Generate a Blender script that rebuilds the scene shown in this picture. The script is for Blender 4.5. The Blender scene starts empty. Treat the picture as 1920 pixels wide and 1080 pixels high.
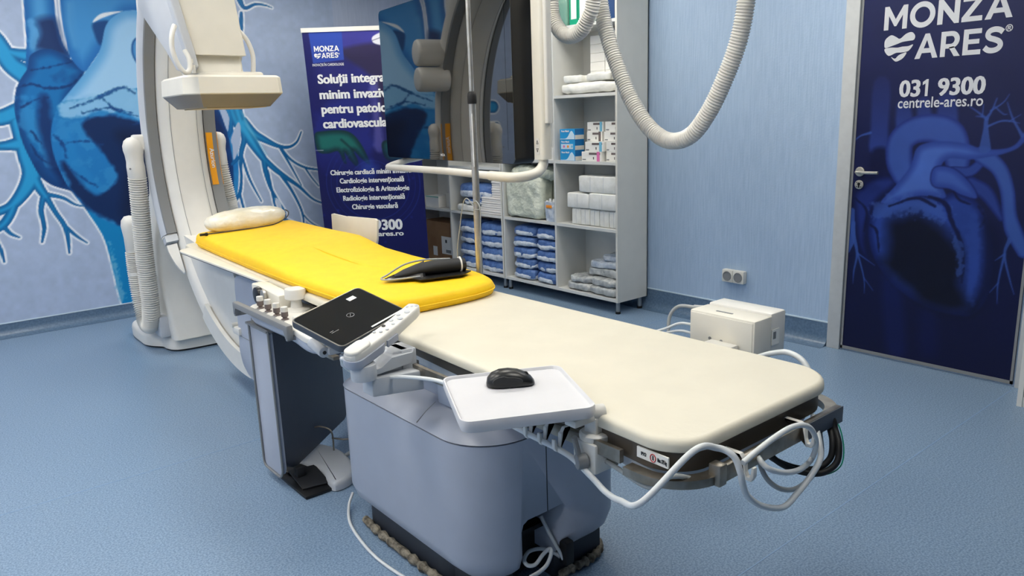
import bpy, bmesh, math, random
import numpy as np
from mathutils import Vector, Matrix, noise

random.seed(7)
SC = bpy.context.scene
COL = SC.collection
PI = math.pi

# ------------------------------------------------------------------ camera
H = 1.45
FPX, CX, CY = 1419.0, 960.0, 540.0
YAW, PITCH, ROLL = (math.radians(a) for a in (39.10, -12.70, -2.0))
FW = Vector((math.sin(YAW) * math.cos(PITCH), math.cos(YAW) * math.cos(PITCH), math.sin(PITCH)))
R0 = Vector((math.cos(YAW), -math.sin(YAW), 0))
U0 = R0.cross(FW)
RT = R0 * math.cos(ROLL) + U0 * math.sin(ROLL)
UP = U0 * math.cos(ROLL) - R0 * math.sin(ROLL)
EYE = Vector((0, 0, H))
cam = bpy.data.cameras.new('camera')
cam.sensor_width = 36
cam.lens = FPX * 36 / 1920
cam.clip_start = 0.05
camo = bpy.data.objects.new('camera', cam)
COL.objects.link(camo)
camo.matrix_world = Matrix(((RT.x, UP.x, -FW.x, EYE.x), (RT.y, UP.y, -FW.y, EYE.y), (RT.z, UP.z, -FW.z, EYE.z), (0, 0, 0, 1)))
SC.camera = camo
SC.view_settings.view_transform = 'Standard'
SC.view_settings.look = 'None'
SC.view_settings.gamma = 1
SC.view_settings.use_curve_mapping = False
SC.view_settings.exposure = EXPO = 0.0
w = bpy.data.worlds.new('world')
SC.world = w
w.use_nodes = True
w.node_tree.nodes['Background'].inputs[0].default_value = (0.8, 0.85, 0.9, 1)
w.node_tree.nodes['Background'].inputs[1].default_value = 0.3
LAMP = 19.0          # strength of the ceiling panels


def ray(x, y):
    return RT * ((x - CX) / FPX) - UP * ((y - CY) / FPX) + FW


def on(x, y, ax, v):
    """point of the plane ax = v behind photograph position x, y"""
    d = ray(x, y)
    i = 'XYZ'.index(ax)
    return EYE + d * ((v - EYE[i]) / d[i])


def onp(x, y, p0, n):
    d = ray(x, y)
    return EYE + d * ((p0 - EYE).dot(n) / d.dot(n))


# ------------------------------------------------------------------ materials
def lin(c):
    o = []
    for v in c[:3]:
        v = v / 255.0
        o.append(v / 12.92 if v <= 0.04045 else ((v + 0.055) / 1.055) ** 2.4)
    return tuple(o) + (1,)


def mat(name, col, rough=0.5, metal=0.0, spec=0.5, bump=None, mix=None, trans=0.0, coat=0.0, emit=0.0, alpha=1.0, sub=0.0, stretch=None):
    m = bpy.data.materials.new(name)
    m.use_nodes = True
    nt = m.node_tree
    b = nt.nodes['Principled BSDF']
    b.inputs['Base Color'].default_value = lin(col)
    b.inputs['Roughness'].default_value = rough
    b.inputs['Metallic'].default_value = metal
    b.inputs['Specular IOR Level'].default_value = spec
    b.inputs['Transmission Weight'].default_value = trans
    b.inputs['Coat Weight'].default_value = coat
    b.inputs['Alpha'].default_value = alpha
    if emit:
        b.inputs['Emission Color'].default_value = lin(col)
        b.inputs['Emission Strength'].default_value = emit
    tc = nt.nodes.new('ShaderNodeTexCoord')
    mp = nt.nodes.new('ShaderNodeMapping')
    nt.links.new(tc.outputs['Object'], mp.inputs['Vector'])
    if stretch:
        mp.inputs['Scale'].default_value = stretch
    # a faint variation of tone on everything
    col2, scale, det = mix if mix else (tuple(c * 0.985 for c in col), 9.0, 3.0)
    n = nt.nodes.new('ShaderNodeTexNoise')
    n.inputs['Scale'].default_value = scale
    n.inputs['Detail'].default_value = det
    nt.links.new(mp.outputs[0], n.inputs['Vector'])
    r = nt.nodes.new('ShaderNodeValToRGB')
    r.color_ramp.elements[0].position = 0.38
    r.color_ramp.elements[1].position = 0.62
    r.color_ramp.elements[0].color = lin(col2)
    r.color_ramp.elements[1].color = lin(col)
    nt.links.new(n.outputs['Fac'], r.inputs[0])
    nt.links.new(r.outputs[0], b.inputs['Base Color'])
    if bump:
        s, dist = bump
        n2 = nt.nodes.new('ShaderNodeTexNoise')
        n2.inputs['Scale'].default_value = s
        n2.inputs['Detail'].default_value = 4
        nt.links.new(tc.outputs['Object'], n2.inputs['Vector'])
        bp = nt.nodes.new('ShaderNodeBump')
        bp.inputs['Distance'].default_value = dist
        bp.inputs['Strength'].default_value = 1
        nt.links.new(n2.outputs['Fac'], bp.inputs['Height'])
        nt.links.new(bp.outputs[0], b.inputs['Normal'])
    return m


def paint_mat(name, rough=0.45, spec=0.5):
    m = bpy.data.materials.new(name)
    m.use_nodes = True
    nt = m.node_tree
    b = nt.nodes['Principled BSDF']
    a = nt.nodes.new('ShaderNodeVertexColor')
    a.layer_name = 'print'
    nt.links.new(a.outputs[0], b.inputs['Base Color'])
    b.inputs['Roughness'].default_value = rough
    b.inputs['Specular IOR Level'].default_value = spec
    return m


M = {}
M['white'] = mat('white_enamel', (226, 224, 218), 0.35)
M['cream'] = mat('cream_plastic', (228, 224, 212), 0.4)
M['pad'] = mat('cream_vinyl', (222, 216, 198), 0.5, bump=(60, 0.0004))
M['lgrey'] = mat('light_grey_plastic', (196, 200, 206), 0.42)
M['bgrey'] = mat('blue_grey_enamel', (176, 182, 196), 0.38)
M['mgrey'] = mat('mid_grey_plastic', (128, 130, 132), 0.4)
M['dgrey'] = mat('dark_grey_plastic', (70, 76, 86), 0.45)
M['slate'] = mat('slate_vinyl', (74, 80, 92), 0.5, bump=(60, 0.0006))
M['black'] = mat('black_plastic', (18, 19, 21), 0.4)
M['gloss'] = mat('glossy_black', (22, 23, 25), 0.34)
M['rubber'] = mat('black_rubber', (14, 15, 17), 0.6)
M['steel'] = mat('brushed_steel', (206, 202, 192), 0.33, metal=0.8, mix=((190, 186, 176), 30, 2))
M['satin'] = mat('satin_steel', (156, 150, 140), 0.38, metal=0.9, mix=((138, 132, 122), 30, 2))
M['bronze'] = mat('brown_grey_edge', (92, 84, 74), 0.45, metal=0.3)
M['yellow'] = mat('yellow_fabric', (255, 208, 6), 0.6, mix=((253, 203, 4), 14, 5), bump=(30, 0.0012))
M['plastic'] = mat('wrinkled_clear_wrap', (222, 228, 234), 0.22, mix=((182, 194, 212), 16, 6), bump=(22, 0.018))
M['milky'] = mat('milky_wrap', (240, 240, 236), 0.35, mix=((228, 228, 222), 16, 5), bump=(30, 0.0035))
M['silver'] = mat('grey_wrapped_film', (206, 209, 208), 0.2, mix=((158, 162, 164), 14, 6), bump=(20, 0.02))
M['green_film'] = mat('pale_green_film', (228, 231, 214), 0.25, mix=((196, 202, 186), 9, 6), bump=(13, 0.03))
M['blue_pack'] = mat('blue_drape', (92, 126, 184), 0.4, mix=((66, 98, 158), 14, 6), bump=(18, 0.02))
M['linen'] = mat('white_linen', (236, 232, 228), 0.7, bump=(40, 0.003))
M['paper'] = mat('white_paper', (238, 237, 232), 0.6)
M['board'] = mat('white_board', (214, 215, 212), 0.45)
M['boardside'] = mat('grey_white_board', (216, 214, 206), 0.45)
M['card'] = mat('brown_card', (150, 112, 76), 0.7, mix=((136, 98, 64), 6, 3))
M['orange'] = mat('orange_label', (244, 164, 16), 0.45)
M['amber'] = mat('orange_plastic', (250, 150, 30), 0.45)
M['text'] = mat('white_print', (240, 240, 240), 0.5)
M['dtext'] = mat('grey_print', (205, 207, 212), 0.5)
M['ink'] = mat('dark_ink', (32, 32, 36), 0.5)
M['red'] = mat('red_ink', (190, 40, 40), 0.5)
M['hose'] = mat('hose_white', (222, 220, 214), 0.35)
M['cable'] = mat('white_cable', (218, 222, 224), 0.35)
M['gcable'] = mat('grey_cable', (168, 172, 172), 0.4)
M['green'] = mat('green_plastic', (0, 152, 116), 0.35)
M['lime'] = mat('lime_label', (140, 200, 60), 0.5)
M['navy'] = mat('navy_plastic', (20, 60, 110), 0.4)
M['cyan'] = mat('cyan_card', (36, 152, 214), 0.45)
M['dcyan'] = mat('deep_blue_card', (14, 104, 168), 0.45)
M['pale'] = mat('pale_blue_print', (206, 228, 242), 0.5)
M['pink'] = mat('pink_print', (226, 120, 178), 0.5)
M['sky'] = mat('pale_cyan_print', (120, 190, 220), 0.5)
M['taupe'] = mat('taupe_print', (110, 98, 96), 0.5)
M['mint'] = mat('mint_print', (110, 190, 170), 0.5)
M['debris'] = mat('foam_strip', (150, 142, 126), 0.9, mix=((84, 78, 68), 40, 6), bump=(60, 0.01))
M['foam'] = mat('white_ceiling_board', (232, 232, 228), 0.8)
M['lamp'] = mat('lamp_diffuser', (255, 250, 240), 0.5, emit=LAMP)
M['glass'] = mat('screen_glass', (4, 5, 6), 0.02, spec=0.9, coat=1.0, mix=((4, 5, 6), 5, 1))
M['display'] = mat('display_panel', (12, 15, 16), 0.02, spec=0.9, coat=1.0, mix=((11, 14, 15), 5, 1))
M['tglass'] = mat('tablet_glass', (8, 10, 14), 0.06, spec=0.7, mix=((8, 10, 13), 5, 1))
M['grip'] = mat('dark_grip', (30, 32, 36), 0.65)
M['alu'] = mat('alu_leg', (150, 156, 162), 0.35, metal=0.6)
M['clear'] = mat('clear_tubing', (230, 232, 230), 0.2, trans=0.0)


# ------------------------------------------------------------------ builders
def wm(o):
    m = o.matrix_basis.copy()
    while o.parent:
        o = o.parent
        m = o.matrix_basis @ m
    return m


def props(o, label=None, cat=None, group=None, kind=None):
    if label:
        o['label'] = label
    if cat:
        o['category'] = cat
    if group:
        o['group'] = group
    if kind:
        o['kind'] = kind
    return o


def thing(name, label, cat, loc, rz=0.0, group=None, mtx=None):
    o = bpy.data.objects.new(name, None)
    COL.objects.link(o)
    o.empty_display_size = 0.05
    if mtx is not None:
        o.matrix_basis = mtx
    else:
        o.location = loc
        o.rotation_euler = (0, 0, rz)
    o.matrix_basis  # settle
    return props(o, label, cat, group)


class MB:
    """collects shapes, in world or local coordinates, into ONE mesh"""

    def __init__(s):
        s.bm = bmesh.new()
        s.slot = 0

    def _tag(s, faces):
        for f in faces:
            f.material_index = s.slot
        return s

    def box(s, x0, x1, y0, y1, z0, z1, bev=0.0, seg=2, m=None):
        xs, ys, zs = sorted((x0, x1)), sorted((y0, y1)), sorted((z0, z1))
        vs = [s.bm.verts.new((x, y, z)) for x in xs for y in ys for z in zs]
        q = [(0, 1, 3, 2), (4, 6, 7, 5), (0, 4, 5, 1), (2, 3, 7, 6), (0, 2, 6, 4), (1, 5, 7, 3)]
        fs = [s.bm.faces.new([vs[i] for i in f]) for f in q]
        s._tag(fs)
        if m is not None:
            for v in vs:
                v.co = m @ v.co
        if bev:
            es = list({e for f in fs for e in f.edges})
            r = bmesh.ops.bevel(s.bm, geom=es, offset=bev, segments=seg, affect='EDGES', profile=0.5, clamp_overlap=True)
            s._tag(r['faces'])
        return s

    def prism(s, pts, ext, bev=0.0, seg=2, edges='all'):
        """closed polygon (3D points) extruded by the vector ext"""
        ext = Vector(ext)
        a = [s.bm.verts.new(Vector(p)) for p in pts]
        b = [s.bm.verts.new(Vector(p) + ext) for p in pts]
        n = len(a)
        fa = s.bm.faces.new(a)
        fb = s.bm.faces.new(b[::-1])
        fs = [fa, fb] + [s.bm.faces.new((a[i], b[i], b[(i + 1) % n], a[(i + 1) % n])) for i in range(n)]
        s._tag(fs)
        if bev:
            if edges == 'all':
                es = list({e for f in fs for e in f.edges})
            elif edges == 'end':
                es = list(fb.edges)
            else:
                es = list(fa.edges) + list(fb.edges)
            r = bmesh.ops.bevel(s.bm, geom=es, offset=bev, segments=seg, affect='EDGES', profile=0.5, clamp_overlap=True)
            s._tag(r['faces'])
        return s

    def loft(s, rings, cap=True, closed=True):
        """rings: list of lists of points, same count"""
        vv = [[s.bm.verts.new(Vector(p)) for p in r] for r in rings]
        n = len(vv[0])
        fs = []
        for i in range(len(vv) - 1):
            for j in range(n if closed else n - 1):
                k = (j + 1) % n
                fs.append(s.bm.faces.new((vv[i][j], vv[i][k], vv[i + 1][k], vv[i + 1][j])))
        if cap and closed:
            fs.append(s.bm.faces.new(vv[0][::-1]))
            fs.append(s.bm.faces.new(vv[-1]))
        return s._tag(fs)

    def cyl(s, p0, p1, r0, r1=None, n=24, bev=0.0):
        r1 = r0 if r1 is None else r1
        p0, p1 = Vector(p0), Vector(p1)
        d = (p1 - p0).normalized()
        a = d.orthogonal().normalized()
        b = d.cross(a)
        def ring(c, r):
            return [c + a * (r * math.cos(2 * PI * i / n)) + b * (r * math.sin(2 * PI * i / n)) for i in range(n)]
        if bev:
            rings = [ring(p0, r0 - bev), ring(p0 + d * bev * .3, r0 - bev * .3), ring(p0 + d * bev, r0), ring(p1 - d * bev, r1), ring(p1 - d * bev * .3, r1 - bev * .3), ring(p1, r1 - bev)]
        else:
            rings = [ring(p0, r0), ring(p1, r1)]
        return s.loft(rings)

    def tube(s, pts, r, n=12, step=None, rf=None, cap=True, sm=True):
        """round tube along a smoothed path; rf(distance) may vary the radius"""
        P = smooth(pts, 10) if sm else [Vector(p) for p in pts]
        if step:
            P = resample(P, step)
        rings = []
        t = (P[1] - P[0]).normalized()
        a = t.orthogonal().normalized()
        dist = 0
        for i, p in enumerate(P):
            t2 = (P[min(i + 1, len(P) - 1)] - P[max(i - 1, 0)]).normalized()
            q = t.rotation_difference(t2)
            a = q @ a
            t = t2
            b = t.cross(a)
            if i:
                dist += (p - P[i - 1]).length
            rr = rf(dist) if rf else r
            rings.append([p + a * (rr * math.cos(2 * PI * k / n)) + b * (rr * math.sin(2 * PI * k / n)) for k in range(n)])
        return s.loft(rings, cap)

    def lathe(s, c, prof, axis=(0, 0, 1), n=32):
        c = Vector(c)
        d = Vector(axis).normalized()
        a = d.orthogonal().normalized()
        b = d.cross(a)
        return s.loft([[c + d * h + a * (r * math.cos(2 * PI * i / n)) + b * (r * math.sin(2 * PI * i / n)) for i in range(n)] for r, h in prof])

    def poly(s, pts):
        s._tag([s.bm.faces.new([s.bm.verts.new(Vector(p)) for p in pts])])
        return s

    def build(s, name, m, parent=None, smooth_angle=35, local=False):
        me = bpy.data.meshes.new(name)
        bmesh.ops.recalc_face_normals(s.bm, faces=s.bm.faces)
        if parent is not None and not local:
            s.bm.transform(wm(parent).inverted())
        s.bm.to_mesh(me)
        s.bm.free()
        for mm in (m if isinstance(m, (list, tuple)) else [m]):
            me.materials.append(mm)
        if smooth_angle:
            me.polygons.foreach_set('use_smooth', [True] * len(me.polygons))
            try:
                me.set_sharp_from_angle(angle=math.radians(smooth_angle))
            except Exception:
                pass
        o = bpy.data.objects.new(name, me)
        COL.objects.link(o)
        if parent is not None:
            o.parent = parent
        return o

    def single(s, name, m, label, cat, group=None, origin=None, **k):
        """a thing that is one mesh, with its origin at its base"""
        s.bm.verts.ensure_lookup_table()
        if origin is None:
            xs = [v.co for v in s.bm.verts]
            lo = Vector([min(v[i] for v in xs) for i in range(3)])
            hi = Vector([max(v[i] for v in xs) for i in range(3)])
            origin = Vector(((lo.x + hi.x) / 2, (lo.y + hi.y) / 2, lo.z))
        s.bm.transform(Matrix.Translation(-Vector(origin)))
        o = s.build(name, m, None, **k)
        o.location = origin
        return props(o, label, cat, group)


def smooth(pts, n=8, closed=False):
    P = [Vector(p) for p in pts]
    if len(P) < 3:
        return P
    out = []
    N = len(P)
    for i in range(N if closed else N - 1):
        if closed:
            p0, p1, p2, p3 = P[i - 1], P[i], P[(i + 1) % N], P[(i + 2) % N]
        else:
            p1, p2 = P[i], P[i + 1]
            p0 = P[i - 1] if i else p1 * 2 - p2
            p3 = P[i + 2] if i + 2 < N else p2 * 2 - p1
        for k in range(n):
            t = k / n
            out.append(0.5 * ((2 * p1) + (p2 - p0) * t + (2 * p0 - 5 * p1 + 4 * p2 - p3) * t * t + (3 * p1 - p0 - 3 * p2 + p3) * t ** 3))
    if not closed:
        out.append(P[-1])
    return out


def resample(P, step):
    L = [0]
    for i in range(1, len(P)):
        L.append(L[-1] + (P[i] - P[i - 1]).length)
    n = max(2, int(L[-1] / step) + 1)
    out = []
    j = 0
    for k in range(n):
        d = L[-1] * k / (n - 1)
        while j < len(L) - 2 and L[j + 1] < d:
            j += 1
        f = (d - L[j]) / max(1e-9, L[j + 1] - L[j])
        out.append(P[j].lerp(P[j + 1], f))
    return out


def rrect(x0, x1, y0, y1, r, n=8):
    """rounded rectangle outline; r one radius or four (x0y0, x1y0, x1y1, x0y1)"""
    r = r if isinstance(r, (list, tuple)) else [r] * 4
    out = []
    for (cx, cy, a0, rr) in ((x0, y0, PI, r[0]), (x1, y0, 1.5 * PI, r[1]), (x1, y1, 0, r[2]), (x0, y1, .5 * PI, r[3])):
        ox = cx + (rr if cx == x0 else -rr)
        oy = cy + (rr if cy == y0 else -rr)
        for k in range(n + 1):
            a = a0 + .5 * PI * k / n
            out.append((ox + rr * math.cos(a), oy + rr * math.sin(a)))
    return out


def slab(mb, outline, z0, z1, rt=0.0, rb=0.0, n=4):
    """flat solid from a plan outline with rounded top and bottom edges"""
    cx = sum(p[0] for p in outline) / len(outline)
    cy = sum(p[1] for p in outline) / len(outline)
    N = len(outline)
    def inset(d):
        o = []
        for i in range(N):
            a, b, c = outline[i - 1], outline[i], outline[(i + 1) % N]
            tx, ty = c[0] - a[0], c[1] - a[1]
            l = math.hypot(tx, ty) or 1
            o.append((b[0] - ty / l * d, b[1] + tx / l * d))
        return o
    rings = []
    if rb:
        for k in range(n + 1):
            t = .5 * PI * k / n
            rings.append([(x, y, z0 + rb * (1 - math.sin(t))) for x, y in inset(rb * (1 - math.cos(t)))][:])
        rings = rings[::-1]
        rings = []
        for k in range(n + 1):
            t = .5 * PI * k / n
            rings.append([(x, y, z0 + rb * (1 - math.cos(t))) for x, y in inset(rb * (1 - math.sin(t)))])
    else:
        rings.append([(x, y, z0) for x, y in outline])
    if rt:
        for k in range(n + 1):
            t = .5 * PI * k / n
            rings.append([(x, y, z1 - rt * (1 - math.sin(t))) for x, y in inset(rt * (1 - math.cos(t)))])
    else:
        rings.append([(x, y, z1) for x, y in outline])
    return mb.loft(rings)


_fs = {}


def glyphs(body, bold=0.0, shear=0.0):
    c = bpy.data.curves.new('lettering', 'FONT')
    c.body = body
    c.size = 1.0
    c.offset = bold
    c.resolution_u = 3
    c.shear = shear
    o = bpy.data.objects.new('lettering', c)
    COL.objects.link(o)
    me = bpy.data.meshes.new_from_object(o)
    bpy.data.objects.remove(o)
    bpy.data.curves.remove(c)
    return me


def cap_height(bold):
    if bold not in _fs:
        me = glyphs('H', bold)
        _fs[bold] = (min(v.co.y for v in me.vertices), max(v.co.y for v in me.vertices))
    return _fs[bold]


def text(name, body, p0, p1, cap, m, parent, nrm, bold=0.03, lift=0.0012, shear=0.0, up=None, label=None):
    """flat lettering whose baseline runs from p0 to p1, capitals `cap` high"""
    p0, p1, nrm = Vector(p0), Vector(p1), Vector(nrm).normalized()
    u = (p1 - p0)
    W = u.length
    u.normalize()
    v = Vector(up) if up is not None else nrm.cross(u)
    me = glyphs(body, bold, shear)
    xs = [a.co.x for a in me.vertices]
    x0, x1 = min(xs), max(xs)
    y0, y1 = cap_height(bold)
    iv = wm(parent).inverted() if parent is not None else Matrix()
    for a in me.vertices:
        q = p0 + u * ((a.co.x - x0) / (x1 - x0) * W) + v * ((a.co.y - y0) / (y1 - y0) * cap) + nrm * lift
        a.co = iv @ q
    if bold > .015:
        # a heavier weight: the same letters again a hair to either side
        bm = bmesh.new()
        for s_ in (-1, 0, 1):
            n0 = len(bm.verts)
            bm.from_mesh(me)
            bm.verts.ensure_lookup_table()
            sh = iv.to_3x3() @ (u * (s_ * .030 * cap) + nrm * (.00005 * s_))
            for q_ in bm.verts[n0:]:
                q_.co += sh
        bm.to_mesh(me)
        bm.free()
    me.materials.append(m)
    o = bpy.data.objects.new(name, me)
    COL.objects.link(o)
    if parent is not None:
        o.parent = parent
    if label:
        o['label'] = label
    return o


GL = {
    '1': (.44, [[(0, .66), (0, .85), (.30, 1), (.44, 1), (.44, 0), (.22, 0), (.22, .76)]]),
    'M': (1.05, [[(0, 0), (0, 1), (.2, 1), (.525, .44), (.85, 1), (1.05, 1), (1.05, 0), (.84, 0), (.84, .60), (.57, .14), (.48, .14), (.21, .60), (.21, 0)]]),
    'N': (.90, [[(0, 0), (0, 1), (.19, 1), (.68, .40), (.68, 1), (.90, 1), (.90, 0), (.71, 0), (.22, .60), (.22, 0)]]),
    'Z': (.82, [[(0, 0), (0, .17), (.50, .80), (.02, .80), (.02, 1), (.80, 1), (.80, .83), (.30, .20), (.82, .20), (.82, 0)]]),
    'A': (1.06, [[(0, 0), (.43, 1), (.53, 1), (.53, .74), (.40, .41), (.53, .41), (.53, .22), (.325, .22), (.24, 0)], [(1.06, 0), (.82, 0), (.735, .22), (.53, .22), (.53, .41), (.66, .41), (.53, .74), (.53, 1), (.63, 1)]]),
    'E': (.76, [[(0, 0), (0, 1), (.75, 1), (.75, .81), (.22, .81), (.22, .60), (.68, .60), (.68, .42), (.22, .42), (.22, .19), (.76, .19), (.76, 0)]]),
    'R': (.88, [[(0, 0), (0, 1), (.22, 1), (.22, 0)], [(.37, .36), (.62, 0), (.88, 0), (.58, .40)],
                [(.22, 1)] + [(.46 + .36 * math.sin(PI * i / 12), .66 + .34 * math.cos(PI * i / 12)) for i in range(13)] + [(.22, .32), (.22, .50)] + [(.45 + .15 * math.sin(PI * i / 10), .655 - .155 * math.cos(PI * i / 10)) for i in range(11)] + [(.22, .81)]]),
}


def wordmark(name, body, p0, p1, cap, m, parent, nrm, lift=.0014, up=None):
    """broad geometric capitals cut from flat polygons, baseline p0 to p1"""
    p0, p1, nrm = Vector(p0), Vector(p1), Vector(nrm).normalized()
    u = (p1 - p0).normalized()
    v = Vector(up) if up is not None else nrm.cross(u)
    polys, x = [], 0
    for c in body:
        if c == 'O':
            w_ = 1.12
            for i in range(36):
                a, b = 2 * PI * i / 36, 2 * PI * (i + 1) / 36
                polys.append([(x + .56 + r * 1.02 * math.cos(t), .5 + r * math.sin(t)) for r, t in ((.54, a), (.54, b), (.32, b), (.32, a))])
        elif c == 'S':
            w_ = .84
            Q = smooth([(.76, .78, 0), (.62, .87, 0), (.42, .905, 0), (.22, .85, 0), (.15, .71, 0), (.24, .59, 0), (.44, .52, 0), (.63, .43, 0), (.70, .29, 0), (.60, .155, 0), (.40, .10, 0), (.20, .13, 0), (.05, .24, 0)], 4)
            for i in range(len(Q) - 1):
                def off(j, s):
                    t = (Q[min(j + 1, len(Q) - 1)] - Q[max(j - 1, 0)]).normalized()
                    return (x + Q[j].x - t.y * s, Q[j].y + t.x * s)
                polys.append([off(i, .105), off(i + 1, .105), off(i + 1, -.105), off(i, -.105)])
        else:
            w_, pl = GL[c]
            polys += [[(x + a, b) for a, b in p] for p in pl]
        x += w_ + .10
    k = (p1 - p0).length / (x - .10)
    mb = MB()
    for p in polys:
        mb.poly([p0 + u * (a * k) + v * (b * cap) + nrm * lift for a, b in p])
    bmesh.ops.remove_doubles(mb.bm, verts=mb.bm.verts, dist=.00005)
    return mb.build(name, m, parent, smooth_angle=0)


def dup(root, loc=None, rz=None, label=None, group=None):
    def cp(o, par):
        c = o.copy()
        COL.objects.link(c)
        c.parent = par
        for ch in [k for k in bpy.data.objects if k.parent == o]:
            if ch.name != c.name:
                cp(ch, c)
        return c
    c = cp(root, None)
    if loc is not None:
        c.location = loc
    if rz is not None:
        c.rotation_euler = (0, 0, rz)
    if label:
        c['label'] = label
    if group:
        c['group'] = group
    return c


def wobble(o, amp, scale, seed=0):
    """irregular cloth or film surface"""
    me = o.data
    off = Vector((seed * 7.3, seed * 3.1, seed * 1.7))
    for v in me.vertices:
        n = noise.noise_vector(v.co * scale + off)
        n2 = noise.noise_vector(v.co * scale * 2.7 + off)
        n3 = noise.noise_vector(v.co * scale * 6.0 + off)
        v.co += (n + n2 * .45 + n3 * .22) * amp
    return o


def pillowy(x0, x1, y0, y1, z0, z1, n=10, nz=5, p=3.2):
    """soft box (superellipsoid-like) as loft rings, bottom to top"""
    cx, cy, cz = (x0 + x1) / 2, (y0 + y1) / 2, (z0 + z1) / 2
    a, b, c = (x1 - x0) / 2, (y1 - y0) / 2, (z1 - z0) / 2
    rings = []
    m = n * 4
    for k in range(nz * 2 + 1):
        ph = -PI / 2 * .985 + PI * .985 * k / (nz * 2)
        sp, cp = math.sin(ph), math.cos(ph)
        zz = math.copysign(abs(sp) ** (2 / p), sp)
        rr = abs(cp) ** (2 / p)
        ring = []
        for i in range(m):
            th = 2 * PI * i / m
            ct, st = math.cos(th), math.sin(th)
            ring.append((cx + a * rr * math.copysign(abs(ct) ** (2 / p), ct), cy + b * rr * math.copysign(abs(st) ** (2 / p), st), cz + c * zz))
        rings.append(ring)
    return rings


# ------------------------------------------------------------------ printed artwork (colour per vertex of a fine flat mesh)
class Art:
    def __init__(s, u0, u1, v0, v1, step, base):
        s.nu = int((u1 - u0) / step) + 1
        s.nv = int((v1 - v0) / step) + 1
        s.u = np.linspace(u0, u1, s.nu)
        s.v = np.linspace(v0, v1, s.nv)
        s.U, s.V = np.meshgrid(s.u, s.v)
        s.c = np.zeros((s.nv, s.nu, 3)) + np.array(base, float)
        s.rng = np.random.RandomState(5)

    def noise(s, cell, octs=4):
        out = np.zeros((s.nv, s.nu))
        amp, tot = 1.0, 0
        for k in range(octs):
            cx = cell / 2 ** k
            gu = (s.U - s.u[0]) / cx
            gv = (s.V - s.v[0]) / cx
            G = s.rng.rand(int(gv.max()) + 3, int(gu.max()) + 3)
            iu, iv = gu.astype(int), gv.astype(int)
            fu, fv = gu - iu, gv - iv
            fu, fv = fu * fu * (3 - 2 * fu), fv * fv * (3 - 2 * fv)
            val = (G[iv, iu] * (1 - fu) + G[iv, iu + 1] * fu) * (1 - fv) + (G[iv + 1, iu] * (1 - fu) + G[iv + 1, iu + 1] * fu) * fv
            out += val * amp
            tot += amp
            amp *= .5
        return out / tot

    def poly(s, pts, sm=6):
        """signed distance to a smoothed closed outline (negative inside)"""
        if sm:
            pts = [(p.x, p.y) for p in smooth([(a, b, 0) for a, b in pts], sm, True)]
        P = np.array(pts)
        d = np.full(s.U.shape, 1e9)
        ins = np.zeros(s.U.shape, bool)
        for i in range(len(P)):
            a, b = P[i - 1], P[i]
            e = b - a
            L = e @ e + 1e-12
            t = np.clip(((s.U - a[0]) * e[0] + (s.V - a[1]) * e[1]) / L, 0, 1)
            np.minimum(d, (s.U - a[0] - t * e[0]) ** 2 + (s.V - a[1] - t * e[1]) ** 2, out=d)
            if a[1] != b[1]:
                c = (a[1] > s.V) != (b[1] > s.V)
                ins ^= c & (s.U < (b[0] - a[0]) * (s.V - a[1]) / (b[1] - a[1]) + a[0])
        d = np.sqrt(d)
        return np.where(ins, -d, d)

    def stroke(s, pts):
        """pts: (u, v, radius)"""
        Q = smooth(pts, 5)
        d = np.full(s.U.shape, 1e9)
        for i in range(len(Q) - 1):
            a, b = Q[i], Q[i + 1]
            ex, ey = b.x - a.x, b.y - a.y
            L = ex * ex + ey * ey + 1e-12
            t = np.clip(((s.U - a.x) * ex + (s.V - a.y) * ey) / L, 0, 1)
            dd = np.hypot(s.U - a.x - t * ex, s.V - a.y - t * ey) - (a.z + (b.z - a.z) * t)
            np.minimum(d, dd, out=d)
        return d

    def fill(s, sdf, col, feather=0.006, alpha=1.0):
        a = np.clip(0.5 - sdf / feather, 0, 1) * alpha
        s.c = s.c * (1 - a[..., None]) + np.asarray(col, float) * a[..., None]

    def shade(s, sdf, dark, light, width, alpha=1.0, feather=0.006):
        t = np.clip(-sdf / width, 0, 1)[..., None]
        t = t * t * (3 - 2 * t)
        s.fill(sdf, np.array(dark, float) * (1 - t) + np.array(light, float) * t, feather, alpha)

    def build(s, name, m, f, parent=None):
        """f(u, v) gives the place in the room; vectorised over arrays"""
        P = f(s.U.ravel(), s.V.ravel())
        if parent is not None:
            iv = np.array(wm(parent).inverted())
            P = P @ iv[:3, :3].T + iv[:3, 3]
        n = s.nu * s.nv
        me = bpy.data.meshes.new(name)
        me.vertices.add(n)
        me.vertices.foreach_set('co', P.astype(np.float32).ravel())
        i = np.arange(n).reshape(s.nv, s.nu)
        q = np.stack([i[:-1, :-1], i[:-1, 1:], i[1:, 1:], i[1:, :-1]], -1).reshape(-1, 4)
        me.loops.add(q.size)
        me.loops.foreach_set('vertex_index', q.ravel().astype(np.int32))
        me.polygons.add(len(q))
        me.polygons.foreach_set('loop_start', np.arange(0, q.size, 4, dtype=np.int32))
        me.update(calc_edges=True)
        at = me.color_attributes.new('print', 'FLOAT_COLOR', 'POINT')
        c = np.clip(s.c.reshape(-1, 3) / 255, 0, 1)
        c = np.where(c <= 0.04045, c / 12.92, ((c + 0.055) / 1.055) ** 2.4)
        at.data.foreach_set('color', np.c_[c, np.ones(n)].astype(np.float32).ravel())
        me.materials.append(m)
        o = bpy.data.objects.new(name, me)
        COL.objects.link(o)
        if parent is not None:
            o.parent = parent
        return o


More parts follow.
